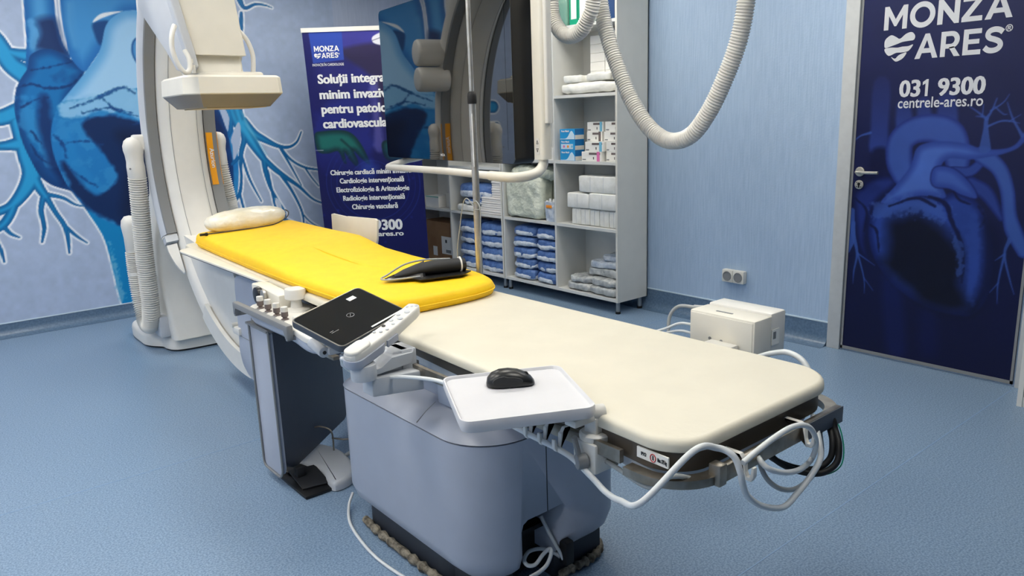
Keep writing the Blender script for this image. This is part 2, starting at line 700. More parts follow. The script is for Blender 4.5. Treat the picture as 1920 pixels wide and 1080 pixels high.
# ------------------------------------------------------------------ the room
XR, YB, XL, YF, ZC = 4.34, 6.54, -2.2, -2.4, 2.85
fl = mat('blue_vinyl_floor', (142, 165, 190), 0.36, spec=0.5, mix=((105, 131, 159), 150, 2))
wallm = mat('pale_blue_wallpaper', (168, 190, 216), 0.55, mix=((158, 181, 209), 16, 6), stretch=(7, 7, 0.35), bump=(90, 0.0008))
wallm2 = mat('grey_blue_wallpaper', (182, 194, 218), 0.55, mix=((175, 188, 213), 16, 6), stretch=(7, 7, 0.35), bump=(90, 0.0008))
skirt = mat('dark_blue_skirting', (96, 120, 146), 0.32, mix=((82, 106, 132), 60, 3))
seam = mat('seam_weld', (134, 164, 198), 0.4)
bead = mat('pale_bead', (200, 218, 230), 0.4)


def struct(name, mb, m, parent=None, **k):
    o = mb.build(name, m, parent, **k)
    if parent is None:
        o['kind'] = 'structure'
    return o


struct('floor', MB().box(XL - .1, XR + .1, YF - .1, YB + .1, -0.1, 0), fl, smooth_angle=0)
struct('ceiling', MB().box(XL - .1, XR + .1, YF - .1, YB + .1, ZC, ZC + .1), M['foam'], smooth_angle=0)
struct('wall_left', MB().box(XL - .1, XL, YF - .1, YB + .1, 0, ZC), wallm2, smooth_angle=0)
struct('wall_front', MB().box(XL, XR, YF - .1, YF, 0, ZC), mat('dark_blue_wall', (58, 68, 84), .5), smooth_angle=0)  # out of view; coloured dark to cut the light reaching faces turned this way
struct('wall_right', MB().box(XR, XR + .1, YF - .1, YB + .1, 0, ZC), wallm, smooth_angle=0)
struct('wall_back', MB().box(XL, XR, YB, YB + .1, 0, ZC), wallm2, smooth_angle=0)
struct('trim_1', MB().box(XL, XR - .07, 1.228, 1.233, 0.0, .0008), seam, smooth_angle=0)
struct('trim_2', MB().box(XL, XR - .07, 3.38, 3.385, 0.0, .0008), seam, smooth_angle=0)


def cove(name, a, b, inward, h, r=0.06):
    """coved vinyl skirting from a to b; inward points into the room"""
    a, b, n = Vector(a), Vector(b), Vector(inward)
    prof = [(0.0, 0.0005), (r + .02, 0.0005), (r + .02, 0.0015)]
    for k in range(9):
        t = .5 * PI * k / 8
        prof.append((r + .004 - r * math.sin(t), r + .0015 - r * math.cos(t)))
    prof += [(.004, h), (0.0, h)]
    mb = MB()
    mb.loft([[p + n * x + Vector((0, 0, z)) for x, z in prof] for p in (a, b)])
    mb.slot = 1
    q = [(0, h), (.007, h), (.007, h + .008), (0, h + .008)]
    mb.loft([[p + n * x + Vector((0, 0, z)) for x, z in q] for p in (a, b)])
    struct(name, mb, [skirt, bead], smooth_angle=50)


cove('baseboard_back', (XL, YB, 0), (XR - .01, YB, 0), (0, -1, 0), .098)
cove('baseboard_right', (XR, 2.262, 0), (XR, YB - .07, 0), (-1, 0, 0), .147)
cove('baseboard_left', (XL, YF, 0), (XL, YB - .07, 0), (1, 0, 0), .098)

# door in the right wall -------------------------------------------------
DL, DR, DT = 2.169, 1.246, 2.16
dmat = mat('grey_white_frame', (192, 195, 196), 0.45, mix=((187, 190, 191), 20, 4))
fr = MB()
fr.box(XR - .022, XR, DL + .006, DL + .086, 0, DT + .09, bev=.003)
fr.box(XR - .022, XR, DR - .09, DR - .012, 0, DT + .09, bev=.003)
fr.box(XR - .022, XR, DR - .012, DL + .006, DT + .008, DT + .09, bev=.003)
struct('trim_3', fr, dmat)
door = MB().box(XR - .010, XR - .001, DR, DL, .012, DT).build('door_1', mat('navy_door', (12, 20, 70), 0.4), smooth_angle=0)
door['kind'] = 'structure'
ed = MB()
for a, b, c, d in ((DL - .012, DL, .012, DT), (DR, DR + .012, .012, DT), (DR, DL, .012, .030)):
    ed.box(XR - .014, XR - .010, a, b, c, d)
ed.build('edge_strip', M['mgrey'], door)
XD = XR - .0105


def D(x, y):
    q = on(x, y, 'X', XD)
    return (-q.y, q.z)


def E(x, y):
    return D(1570 + x / 2.571, 200 + y / 2.571)


da = Art(-DL + .012, -DR - .012, .030, DT, .0045, (8, 16, 66))
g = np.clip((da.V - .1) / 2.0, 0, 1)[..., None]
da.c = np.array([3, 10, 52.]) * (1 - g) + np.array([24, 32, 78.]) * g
nz, nz2 = da.noise(.12, 5), da.noise(.03, 4)


def st(art, f, pts, k):
    """stroke from picture positions with radius in metres"""
    return art.stroke([(*f(x, y), r * k) for x, y, r in pts])


K = .0015
fade = np.clip((1.62 - da.V) / .35, 0, 1)
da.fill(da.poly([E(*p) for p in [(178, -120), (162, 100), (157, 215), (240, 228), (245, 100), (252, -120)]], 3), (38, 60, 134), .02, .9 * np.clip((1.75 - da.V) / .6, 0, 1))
da.fill(da.poly([E(*p) for p in [(170, 210), (240, 205), (250, 290), (160, 320)]]), (6, 14, 58), .03)
da.shade(da.poly([E(*p) for p in [(72, 430), (110, 380), (190, 330), (270, 330), (290, 380), (200, 460), (160, 540), (140, 640), (150, 740), (100, 680), (78, 560)]]), (6, 14, 62), (24, 42, 112), .05, feather=.02)
for a in ([(330, 120, 32), (322, 60, 30), (318, 0, 24)], [(425, 90, 26), (418, 30, 24), (415, -20, 20)], [(528, 110, 34), (530, 40, 34), (528, -30, 28)]):
    da.fill(st(da, E, a, K), (40, 64, 140), .02, fade)
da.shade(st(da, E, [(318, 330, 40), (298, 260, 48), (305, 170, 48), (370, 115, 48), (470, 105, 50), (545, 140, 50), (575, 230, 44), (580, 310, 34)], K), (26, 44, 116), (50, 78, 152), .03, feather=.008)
da.shade(st(da, E, [(560, 312, 18), (640, 312, 18), (700, 262, 14)], K), (20, 36, 104), (36, 60, 134), .012)
da.shade(st(da, E, [(640, 372, 26), (720, 420, 24), (790, 540, 10)], K), (14, 28, 92), (32, 54, 126), .02)
da.shade(st(da, E, [(700, 232, 30), (780, 300, 25), (818, 400, 22), (830, 520, 22), (850, 600, 26), (900, 700, 22)], K), (26, 46, 118), (50, 80, 152), .02)
da.fill(da.poly([E(*p) for p in [(215, 820), (280, 860), (310, 920), (330, 1180), (240, 1180)]]), (12, 30, 96), .05, .45)
da.fill(da.poly([E(*p) for p in [(400, 950), (470, 960), (480, 1180), (400, 1180)]]), (8, 22, 82), .06, .4)
vent = da.poly([E(*p) for p in [(150, 590), (168, 510), (220, 455), (380, 425), (470, 445), (560, 412), (650, 440), (712, 520), (745, 640), (750, 780), (720, 920), (650, 1003), (560, 1002), (420, 962), (280, 870), (200, 770), (160, 680)]])
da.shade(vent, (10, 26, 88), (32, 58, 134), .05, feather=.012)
da.fill(da.poly([E(*p) for p in [(700, 540), (770, 600), (780, 800), (720, 930), (640, 1000), (690, 820), (700, 660)]]), (2, 10, 48), .05, .8)
da.fill(da.poly([E(*p) for p in [(255, 545), (380, 520), (480, 560), (560, 640), (600, 740), (600, 860), (640, 970), (540, 990), (430, 950), (300, 860), (215, 760), (250, 700), (240, 610)]]) + (nz - .5) * .05, (1, 6, 30), .09, .97)
pa = da.poly([E(*p) for p in [(380, 205), (430, 175), (520, 166), (620, 178), (700, 203), (800, 203), (860, 180), (905, 120), (915, 150), (870, 200), (800, 228), (745, 240), (640, 255), (540, 250), (500, 290), (500, 370), (520, 440), (400, 430), (300, 455), (210, 462), (280, 380), (350, 290)]])
da.shade(pa, (36, 60, 136), (64, 96, 174), .05, feather=.008)
la = da.poly([E(*p) for p in [(452, 345), (475, 292), (560, 300), (640, 370), (672, 440), (600, 425), (540, 395), (470, 385)]])
da.fill(la - .006, (14, 26, 88), .008, .8)
da.shade(la, (36, 60, 138), (56, 86, 164), .04)
# rim textures and coronary lines
da.fill(st(da, E, [(200, 500, 26), (300, 470, 30), (420, 480, 28), (500, 520, 22)], K) + (nz2 - .5) * .12, (62, 94, 168), .03, .55)
for a in ([(440, 430, 2), (520, 470, 6), (550, 550, 6), (590, 640, 6), (605, 740, 5), (600, 850, 3)], [(250, 480, 3), (380, 440, 4), (470, 480, 3)], [(560, 410, 2), (590, 450, 3), (640, 470, 2)], [(680, 480, 2), (712, 540, 3), (690, 580, 2)], [(160, 570, 2), (190, 600, 3), (200, 700, 2)], [(85, 440, 2), (140, 500, 3), (130, 600, 3)]):
    da.fill(st(da, E, a, K * 1.3) + (nz2 - .5) * .012, (4, 12, 56), .008, .9)
da.fill(st(da, E, [(560, 600, 5), (590, 700, 12), (590, 800, 8)], K) + (nz2 - .5) * .05, (60, 94, 168), .01, .5)
da.fill(st(da, E, [(655, 520, 10), (660, 700, 16), (640, 930, 10)], K) + (nz2 - .5) * .1, (44, 72, 150), .04, .4)
for a in ([(712, 200, 18), (716, 110, 8), (720, 60, 6), (745, 20, 3), (770, -40, 2)], [(720, 60, 5), (690, 35, 3), (640, 0, 1.5)], [(700, 48, 3), (670, 46, 1.5)], [(700, 40, 2), (705, -10, 1.5)], [(725, 95, 4), (780, 72, 3), (820, 68, 3), (880, 80, 1)], [(740, 20, 3), (800, -20, 2), (830, -60, 1)], [(820, -20, 1.5), (845, 55, 3), (875, 110, 4), (892, 140, 6)], [(830, 70, 2), (885, 38, 1)], [(760, 0, 2), (800, 35, 2), (820, 36, 1)],
          [(832, 640, 7), (806, 712, 4), (830, 830, 2.5), (852, 905, 1)], [(806, 712, 4), (775, 850, 2.5), (770, 950, 1)], [(800, 715, 3), (760, 742, 1)], [(775, 850, 2), (735, 895, 1)],
          [(72, 500, 10), (75, 600, 9), (95, 705, 5), (80, 790, 3), (75, 852, 1)], [(98, 705, 4), (128, 825, 2.5), (130, 900, 1)], [(128, 825, 2), (172, 886, 1)], [(100, 708, 3), (180, 765, 1)], [(72, 176, 2), (110, 142, 3), (160, 126, 5)], [(45, 690, 14), (70, 640, 12), (78, 560, 8)]):
    da.fill(st(da, E, a, K), (48, 78, 150), .006, .85)
da.c *= (.94 + .12 * nz)[..., None]
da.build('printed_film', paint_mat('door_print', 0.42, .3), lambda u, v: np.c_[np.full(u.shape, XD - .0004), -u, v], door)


def dt(name, body, x0, y0, x1, y1, cap, bold, shear=0.0, m=None):
    a, b = on(x0, y0, 'X', XD), on(x1, y1, 'X', XD)
    z = (a.z + b.z) / 2
    a.z = b.z = z
    return text(name, body, a, b, cap, m or M['dtext'], door, (-1, 0, 0), bold, shear=shear, lift=.0016)


zc = on(1660, 16, 'X', XD).z - on(1657, 60, 'X', XD).z
def dw(body, x0, y0, x1, y1, cap):
    a, b = on(x0, y0, 'X', XD), on(x1, y1, 'X', XD)
    a.z = b.z = (a.z + b.z) / 2
    return wordmark('wordmark', body, a, b, cap, M['dtext'], door, (-1, 0, 0))


dw('MONZA', 1657, 60, 1899, 29, zc)
dw('ARES', 1714.5, 111.5, 1881, 97.5, on(1735, 64, 'X', XD).z - on(1717, 111.5, 'X', XD).z)
dt('registered_mark', '®', 1885, 60, 1899, 58, .032, .012)
pc = on(1690, 152, 'X', XD).z - on(1688, 183, 'X', XD).z
pz = (on(1686, 183, 'X', XD).z + on(1846, 175, 'X', XD).z) / 2
def dz_(x, y):
    q = on(x, y, 'X', XD)
    q.z = pz
    return q
text('phone_number', '03', dz_(1686, 183), dz_(1724, 181), pc, M['dtext'], door, (-1, 0, 0), .018, .0016)
wordmark('phone_number', '1', dz_(1728.5, 181), dz_(1739, 180.5), pc, M['dtext'], door, (-1, 0, 0))
text('phone_number', '9300', dz_(1758, 179), dz_(1846, 175), pc, M['dtext'], door, (-1, 0, 0), .018, .0016)
dt('web_address', 'centrele-ares.ro', 1683, 204, 1843, 197.5, on(1725, 183, 'X', XD).z - on(1725, 203, 'X', XD).z, .012)


def ribbon_heart(parent, f, nrm, m):
    """emblem: a heart folded from three ribbon bands, in unit coordinates"""
    bands = [
        [(.02, .62), (.05, .80), (.22, .93), (.38, .86), (.52, .78), (.70, .93), (.88, .97), (.99, .84), (.96, .70), (.80, .68), (.60, .66), (.42, .60), (.22, .54), (.06, .50)],
        [(.03, .45), (.22, .50), (.45, .48), (.62, .50), (.80, .50), (.95, .54), (.82, .34), (.62, .30), (.42, .30), (.18, .22)],
        [(.27, .17), (.40, .10), (.50, .20), (.62, .26), (.76, .28), (.66, .10), (.48, .0), (.38, .03)]]
    mb = MB()
    for b in bands:
        P = smooth([(x, y, 0) for x, y in b], 4, True)
        mb.poly([f(p.x, p.y) + Vector(nrm) * .0016 for p in P])
    return mb.build('heart_emblem', m, parent, smooth_angle=0)


h0, h1, h2 = on(1655, 117, 'X', XD), on(1713, 113, 'X', XD), on(1657, 64, 'X', XD)
hz = (h0.z + h1.z) / 2
ribbon_heart(door, lambda a, b: Vector((XD, h0.y + (h1.y - h0.y) * a, hz + (h2.z - hz) * b)), (-1, 0, 0), M['dtext'])

hd = MB()
HY, HZ = 2.118, 1.078
hd.cyl((XD, HY, HZ), (XD - .010, HY, HZ), .027, bev=.003)
hd.cyl((XD, HY, HZ), (XD - .05, HY, HZ), .009)
hd.tube([(XD - .046, HY, HZ), (XD - .052, HY - .01, HZ), (XD - .052, HY - .06, HZ - .001), (XD - .052, HY - .125, HZ)], .009)
hd.build('door_handle', M['steel'], door)
lk = MB().cyl((XD, HY, HZ - .074), (XD - .009, HY, HZ - .074), .026, bev=.003)
lk.slot = 1
lk.cyl((XD - .009, HY, HZ - .070), (XD - .0105, HY, HZ - .070), .0085)
lk.box(XD - .0105, XD - .008, HY - .004, HY + .004, HZ - .092, HZ - .070)
for k in range(4):
    aa = PI / 4 + k * PI / 2
    lk.cyl((XD - .009, HY + .018 * math.cos(aa), HZ - .074 + .018 * math.sin(aa)), (XD - .0103, HY + .018 * math.cos(aa), HZ - .074 + .018 * math.sin(aa)), .003, n=8)
lk.build('keyhole_plate', [M['steel'], M['black']], door)

# heart mural on the back wall ------------------------------------------
YM = YB - .0012


def W(x, y):
    q = on(x, y, 'Y', YM)
    return (q.x, q.z)


def Cc(x, y):
    return W(x / 2.571, y / 2.571)


def Dd(x, y):
    return W(380 + x / 3.857, 170 + y / 3.857)


wall_c = (170, 187, 216)
ma = Art(-1.3, 3.35, .106, 2.84, .0075, wall_c)
n1, n2, n3 = ma.noise(.25, 5), ma.noise(.07, 5), ma.noise(.02, 3)
ma.c = np.array([171, 188, 217.]) * (.94 + .08 * ma.noise(.05, 3))[..., None]
k1 = .0018
svc = ma.poly([Cc(*p) for p in [(104, -260), (110, -60), (120, 100), (128, 200), (132, 345), (220, 380), (335, 290), (303, 210), (272, 100), (258, -60), (258, -260)]], 4)
ra = ma.poly([Cc(*p) for p in [(132, 330), (100, 380), (76, 440), (70, 520), (84, 600), (110, 690), (150, 775), (195, 850), (250, 892), (335, 918), (420, 940), (420, 700), (330, 500), (408, 345), (340, 285), (240, 235), (150, 262)]])
ao = ma.poly([Cc(*p) for p in [(288, -60), (300, 100), (325, 225), (345, 285), (405, 345), (445, 300), (500, 220), (560, 150), (600, 62), (700, 52), (900, 60), (1010, 160), (1030, 320), (1080, 320), (1085, 60), (1040, -160), (800, -260), (480, -240), (330, -160)]])
pt = ma.poly([Cc(*p) for p in [(512, 120), (580, 60), (650, 50), (800, 56), (900, 60), (1020, 110), (1060, 150), (1060, 220), (1050, 250), (1040, 280), (1000, 330), (1000, 480), (960, 620), (700, 640), (520, 520), (320, 510), (290, 500), (400, 362), (480, 245)]])
ven = ma.poly([Cc(*p) for p in [(300, 490), (265, 550), (247, 620), (248, 690), (262, 755), (290, 825), (330, 900), (400, 990), (480, 1050), (560, 1085), (660, 1120), (780, 1160), (960, 1190), (1090, 1140), (1140, 960), (1150, 800), (1130, 640), (1060, 480), (900, 420), (600, 430), (430, 470)]])
ivc = ma.poly([W(*p) for p in [(150, 372), (192, 440), (208, 490), (220, 540), (231, 580), (240, 640), (330, 640), (320, 520), (300, 430), (240, 410), (190, 380)]], 4)
LV = [[(-60, 60, 17), (-20, 70, 17), (2, 92, 15), (22, 122, 15), (52, 142, 18)], [(-20, 78, 8), (20, 98, 8), (60, 106, 12)],
      [(-60, 226, 14), (0, 221, 13), (36, 208, 14)], [(-60, 276, 8), (0, 274, 7), (38, 270, 12)],
      [(36, 230, 14), (50, 290, 14), (60, 322, 15), (50, 350, 12), (30, 378, 9), (10, 392, 7), (-30, 405, 8)],
      [(60, 328, 10), (74, 352, 8), (86, 369, 7)], [(82, 366, 5), (77, 395, 4), (83, 425, 3.4), (79, 454, 1.6)],
      [(86, 368, 5), (104, 398, 4), (121, 423, 4), (128, 450, 3), (130, 474, 1.5)], [(121, 423, 3.4), (143, 442, 2.6), (163, 455, 1.3)],
      [(86, 364, 4), (118, 371, 3), (140, 383, 2), (158, 387, 1)], [(30, 374, 7), (18, 404, 7), (2, 424, 7), (-30, 440, 6)], [(6, 424, 4), (20, 438, 3), (36, 445, 1.5)], [(-10, 450, 4), (2, 470, 3), (8, 491, 1.4)]]
RV = [[(150, -420, 40), (170, -200, 45), (200, 0, 55), (225, 110, 58), (255, 210, 55), (320, 310, 48), (390, 420, 36), (450, 505, 26)],
      [(445, 500, 24), (455, 580, 20), (490, 700, 13), (545, 800, 12), (590, 880, 13), (598, 960, 10), (600, 1040, 8)],
      [(440, 490, 24), (520, 565, 22), (600, 625, 18), (700, 695, 13), (800, 785, 8), (900, 822, 6)],
      [(560, 600, 14), (640, 715, 11), (705, 840, 9), (728, 920, 8), (730, 1000, 6)], [(722, 890, 6), (780, 950, 5), (860, 1000, 4)],
      [(470, 580, 10), (500, 720, 10), (530, 850, 8), (580, 915, 8), (680, 965, 6), (760, 1010, 4)],
      [(290, 230, 45), (370, 310, 34), (440, 350, 26), (540, 398, 16), (620, 408, 11), (680, 372, 8), (713, 298, 5)],
      [(555, 405, 12), (640, 500, 9), (740, 555, 9), (860, 575, 6), (960, 600, 4)], [(742, 560, 7), (790, 630, 6), (840, 690, 4)],
      [(565, 420, 11), (640, 550, 8), (714, 685, 4)],
      [(280, 250, 35), (300, 350, 22), (280, 440, 18), (275, 540, 12), (280, 640, 10), (268, 740, 13), (225, 810, 12)], [(280, 470, 13), (215, 530, 12)],
      [(285, 480, 10), (340, 640, 9), (425, 800, 5)], [(268, 745, 10), (300, 870, 8), (310, 960, 5)],
      [(120, 40, 30), (190, 160, 26), (205, 260, 18), (190, 330, 10)]]
TV = [[(250, -700, 26), (300, -600, 14), (380, -625, 9), (450, -618, 6), (500, -600, 3)], [(280, -560, 12), (270, -420, 20), (220, -200, 30)]]
right = np.minimum.reduce([st(ma, Dd, a, k1 * .62) for a in RV])
right = np.minimum(right, np.minimum.reduce([st(ma, Dd, a, k1 * .62) for a in TV]))
left = np.minimum.reduce([st(ma, W, a, k1 * 2.35) for a in LV])
dk = ma.poly([Dd(*p) for p in [(20, 40), (90, 100), (140, 190), (180, 300), (205, 430), (222, 560), (226, 700), (232, 830), (215, 930), (20, 960)]], 4)
allv = np.minimum.reduce([svc, ra, ao, pt, ven, ivc, right, left, dk])
ma.fill(allv - .014, (232, 236, 244), .006)
ma.shade(left, (0, 92, 152), (34, 152, 208), .035)
ma.fill(ivc, (0, 128, 190), .006)
ma.fill(st(ma, W, [(205, 455, 2), (215, 500, 4), (228, 560, 6)], .004) + (n3 - .5) * .05, (120, 180, 214), .02, .7)
ma.shade(svc, (20, 100, 170), (76, 156, 214), .09)
gg = np.clip((2.2 - ma.V) / .22, 0, 1)
ma.fill(svc, (10, 88, 152), .006, .9 * np.clip((2.02 - ma.V) / .15, 0, 1))
ma.fill(ma.poly([Cc(*p) for p in [(180, 95), (265, 90), (300, 200), (330, 270), (220, 250), (170, 225), (190, 160)]]), (16, 42, 92), .06, .9)
ma.fill(st(ma, Cc, [(150, 110, 16), (165, 170, 18), (160, 225, 10)], .0016) + (n2 - .5) * .05, (96, 168, 220), .02, .7)
ma.shade(ra, (0, 66, 128), (10, 110, 176), .08)
ma.fill(ra, (0, 52, 112), .006, np.clip((n1 - .48) * 4, 0, .6))
ma.fill(st(ma, Cc, [(120, 480, 20), (130, 560, 24), (180, 680, 20), (240, 780, 16)], .0018) + (n2 - .5) * .12, (60, 150, 210), .03, .55)
ma.fill(st(ma, Cc, [(215, 470, 12), (220, 600, 26), (260, 760, 24), (310, 880, 12)], .0018) + (n2 - .5) * .04, (0, 30, 84), .05, .75)
for a in ([(80, 425, 2), (150, 405, 3), (230, 425, 5), (340, 410, 3), (390, 360, 2)], [(150, 340, 2), (250, 320, 3), (340, 300, 2)], [(150, 630, 3), (180, 670, 5), (200, 690, 2)], [(150, 700, 2), (190, 760, 4), (240, 790, 2)], [(100, 520, 2), (170, 480, 3), (230, 470, 2)]):
    ma.fill(st(ma, Cc, a, .0019) + (n3 - .5) * .02, (0, 44, 100), .012, .8)
ma.shade(ao, (28, 108, 180), (66, 146, 208), .10)
ma.fill(st(ma, Cc, [(330, 20, 14), (335, 120, 16), (360, 220, 10)], .0018), (104, 174, 222), .05, .5)
ma.fill(ma.poly([Cc(*p) for p in [(448, 112), (520, 100), (512, 150), (495, 200), (478, 215), (455, 165)]]), (14, 66, 124), .02, .95)
ma.fill(ma.poly([Cc(*p) for p in [(448, 108), (462, 84), (500, 62), (590, 54), (540, 70), (490, 88)]]), (236, 240, 244), .008)
ma.shade(pt, (94, 164, 218), (158, 202, 236), .10)
lobe = ma.poly([(1.64, 2.02), (1.66, 2.12), (1.75, 2.16), (1.86, 2.13), (1.94, 2.04), (1.92, 1.94), (1.80, 1.90), (1.69, 1.93)])
ma.fill(lobe - .012, (20, 84, 150), .01)
ma.shade(lobe, (70, 140, 200), (130, 186, 226), .06)
ma.fill(ma.poly([(1.82, 2.16), (1.90, 2.22), (1.95, 2.16), (1.90, 2.12)]), (236, 240, 244), .008)
ma.fill(ven, (22, 118, 186), .008)
ma.fill(ven, (60, 148, 206), .006, np.clip((n2 - .45) * 3, 0, .45))
ma.fill(ma.poly([Cc(*p) for p in [(300, 505), (420, 470), (520, 440), (600, 415), (700, 430), (900, 430), (1040, 500), (1000, 620), (800, 600), (700, 590), (600, 545), (480, 540), (380, 560), (310, 560)]]) + (n2 - .5) * .10, (150, 198, 232), .03, .85)
ma.fill(ma.poly([Cc(*p) for p in [(400, 590), (500, 555), (620, 570), (720, 610), (820, 600), (940, 640), (1080, 700), (1120, 900), (1080, 1100), (900, 1160), (700, 1110), (560, 1075), (440, 1010), (330, 890), (310, 780), (440, 930), (500, 925), (560, 860), (540, 790), (490, 720), (420, 660)]]) + (n2 - .5) * .05, (2, 36, 86), .03, .97)
ma.fill(ma.poly([Cc(*p) for p in [(560, 640), (700, 640), (1000, 720), (1080, 1000), (800, 1120), (600, 1060), (600, 900), (620, 760)]]), (2, 22, 60), .10, .8)
ma.fill(st(ma, Cc, [(330, 640, 12), (340, 740, 18), (400, 850, 26), (470, 910, 20)], .0018) + (n2 - .5) * .10, (30, 130, 196), .04, .6)
for a in ([(340, 520, 3), (430, 490, 4), (520, 450, 6), (590, 420, 5), (650, 450, 3)], [(400, 545, 3), (520, 520, 4), (640, 545, 3)], [(500, 480, 2), (560, 530, 3), (660, 560, 3)], [(255, 650, 3), (300, 690, 6), (320, 760, 3)], [(330, 810, 3), (400, 860, 5), (470, 900, 3)], [(290, 690, 2), (420, 680, 3), (500, 700, 2)], [(640, 600, 3), (780, 560, 5), (860, 470, 5)]):
    ma.fill(st(ma, Cc, a, .0019) + (n3 - .5) * .025, (6, 62, 124), .012, .8)
ma.fill(dk, (2, 58, 118), .01)
ma.fill(dk + .03 + (n2 - .5) * .04, (4, 34, 84), .04, .9)
ma.shade(right, (0, 92, 154), (46, 160, 212), .05)
ma.fill(st(ma, Dd, [(280, 150, 6), (330, 260, 10), (400, 370, 8), (460, 460, 5)], k1 * .62), (112, 184, 216), .02, .7)
ma.fill(st(ma, Dd, [(225, 40, 8), (225, 130, 10), (250, 210, 8)], k1 * .62), (20, 96, 152), .03, .7)
ma.fill(ma.poly([Dd(*p) for p in [(525, 775), (560, 800), (575, 870), (545, 840)]]), (190, 204, 226), .006)
ma.fill(ma.poly([Dd(*p) for p in [(250, 235), (272, 250), (275, 330), (262, 420), (225, 500), (215, 400), (205, 350)]]), wall_c, .006)
ma.fill(ma.poly([Dd(*p) for p in [(110, 95), (150, 115), (190, 190), (188, 260), (178, 290), (140, 190)]]), wall_c, .006)
mural = ma.build('wall_mural', paint_mat('mural_print', 0.5, .35), lambda u, v: np.c_[u, np.full(u.shape, YM), v])
props(mural, 'large blue printed picture of a heart and its vessels on the wall behind the scanner', 'wall mural')

# added ceiling light panels, out of view, to light the room -----------------------------------------------------
k = 0
spots = [(-1.6, .6), (-1.6, 2.2), (-1.6, 3.8), (-1.6, 5.4), (.1, 1.9), (1.4, .6), (.4, 3.6), (.6, 5.4), (2.0, 2.6), (3.4, 2.0), (3.4, 3.8), (2.6, 5.3)]  # spread chosen for its light; one panel added to brighten the pad's foot end
lp = None
for x, y in spots:
    if lp is None:
        lp = thing('added_ceiling_light', 'square white light panel added in the unseen ceiling to light the room', 'ceiling light', (x, y, ZC - .02), group='ceiling light panels')
        f = MB()
        for a, b, c, d in ((-.31, .31, -.31, -.29), (-.31, .31, .29, .31), (-.31, -.29, -.29, .29), (.29, .31, -.29, .29)):
            f.box(a, b, c, d, 0, .02)
        f.build('frame', M['white'], lp, local=True)
        MB().box(-.29, .29, -.29, .29, .006, .018).build('diffuser', M['lamp'], lp, local=True, smooth_angle=0)
    else:
        dup(lp, (x, y, ZC - .02))

# double socket on the wall -----------------------------------------------
t = thing('wall_socket', 'grey double power socket on the blue wall between shelves and door', 'socket', (XR, 2.93, .30))
mb = MB()
for y in (2.972, 2.887):
    mb.box(XR - .042, XR, y - .042, y + .042, .308, .394, bev=.006)
mb.build('housing', M['boardside'], t)
for y in (2.972, 2.887):
    mb = MB()
    mb.lathe((XR - .043, y, .351), [(.033, 0), (.033, .002), (.029, .003), (.027, -.006), (.0, -.006)], axis=(-1, 0, 0), n=28)
    mb.slot = 1
    for s in (-1, 1):
        mb.cyl((XR - .036, y + s * .0095, .351), (XR - .0385, y + s * .0095, .351), .0035, n=10)
    mb.build('socket_insert', [M['mgrey'], M['ink']], t)


# ------------------------------------------------------------------ C-arm scanner on its floor stand
YC, ZCC, XA0, XA1 = 3.873, 1.34, 1.33, 1.60


def arcpt(x, r, a):
    """place on the C: a in degrees, 0 = level towards the stand, negative below"""
    a = math.radians(a)
    return (x, YC + r * math.cos(a), ZCC + r * math.sin(a))


def arc_loft(mb, sec, a0, a1, n=48):
    """sec: list of (x, r) outline"""
    rings = []
    for i in range(n + 1):
        a = a0 + (a1 - a0) * i / n
        rings.append([arcpt(x, r, a) for x, r in sec])
    return mb.loft(rings)


ca = thing('c_arm_scanner', 'white x-ray scanner with big curved arm on a floor stand at the table head', 'x-ray scanner', (1.5, 5.3, 0))
sec = [(XA0, 1.19), (XA0, 1.125), (XA0 + .012, 1.105), (XA0 + .052, 1.066), (XA0 + .07, 1.060), (XA1 - .07, 1.060), (XA1 - .052, 1.066), (XA1 - .012, 1.105), (XA1, 1.125), (XA1, 1.19)]
mb = MB()
arc_loft(mb, sec, -106, 99, 90)
carc = mb.build('curved_arm', M['white'], ca)
ln = MB()
for xx in (XA0 + .056, XA1 - .058):
    arc_loft(ln, [(xx, 1.0605), (xx, 1.0590), (xx + .0025, 1.0590), (xx + .0025, 1.0605)], -90, 80, 70)
ln.build('groove_line', M['mgrey'], carc)
# sleeve that carries the arm
S0, S1 = XA0 - .075, XA1 + .090
mb = MB()
arc_loft(mb, [(S0 + .012, 1.215), (S0, 1.205), (S0, 1.165), (S0 + .02, 1.135), (XA0 - .006, 1.128), (XA0 - .006, 1.197), (XA1 + .006, 1.197), (XA1 + .006, 1.128), (S1 - .02, 1.135), (S1, 1.165), (S1, 1.205), (S1 - .012, 1.215)], -27.5, 62, 60)
slv = mb.build('arm_sleeve', M['white'], ca)
for x0, x1 in ((S0 + .018, XA0 - .004), (XA1 + .004, S1 - .018)):
    mb = MB()
    arc_loft(mb, [(x0 - .012, 1.150), (x0, 1.120), (x1, 1.112), (x1, 1.150)], -27, 62, 60)
    mb.build('grey_track', M['mgrey'], slv)
mb = MB()
arc_loft(mb, [(S0 - .003, 1.20), (S0 - .003, 1.158), (S0 + .016, 1.127), (S0 + .03, 1.20)], -27, 62, 60)
mb.build('side_bevel', M['lgrey'], slv)
mb = MB()
arc_loft(mb, [(XA0 - .008, 1.135), (XA0 - .008, 1.1235), (XA0 + .002, 1.1235), (XA0 + .002, 1.135)], -28, 62, 60)
arc_loft(mb, [(XA1 - .002, 1.135), (XA1 - .002, 1.1235), (XA1 + .008, 1.1235), (XA1 + .008, 1.135)], -28, 62, 60)
mb.build('gap_seal', M['black'], slv)
mb = MB()
arc_loft(mb, [(S0 + .004, 1.20), (S0 + .004, 1.14), (XA0 - .004, 1.118), (XA0 - .004, 1.20)], -29.5, -27.3, 4)
mb.build('end_cap', M['lgrey'], slv)
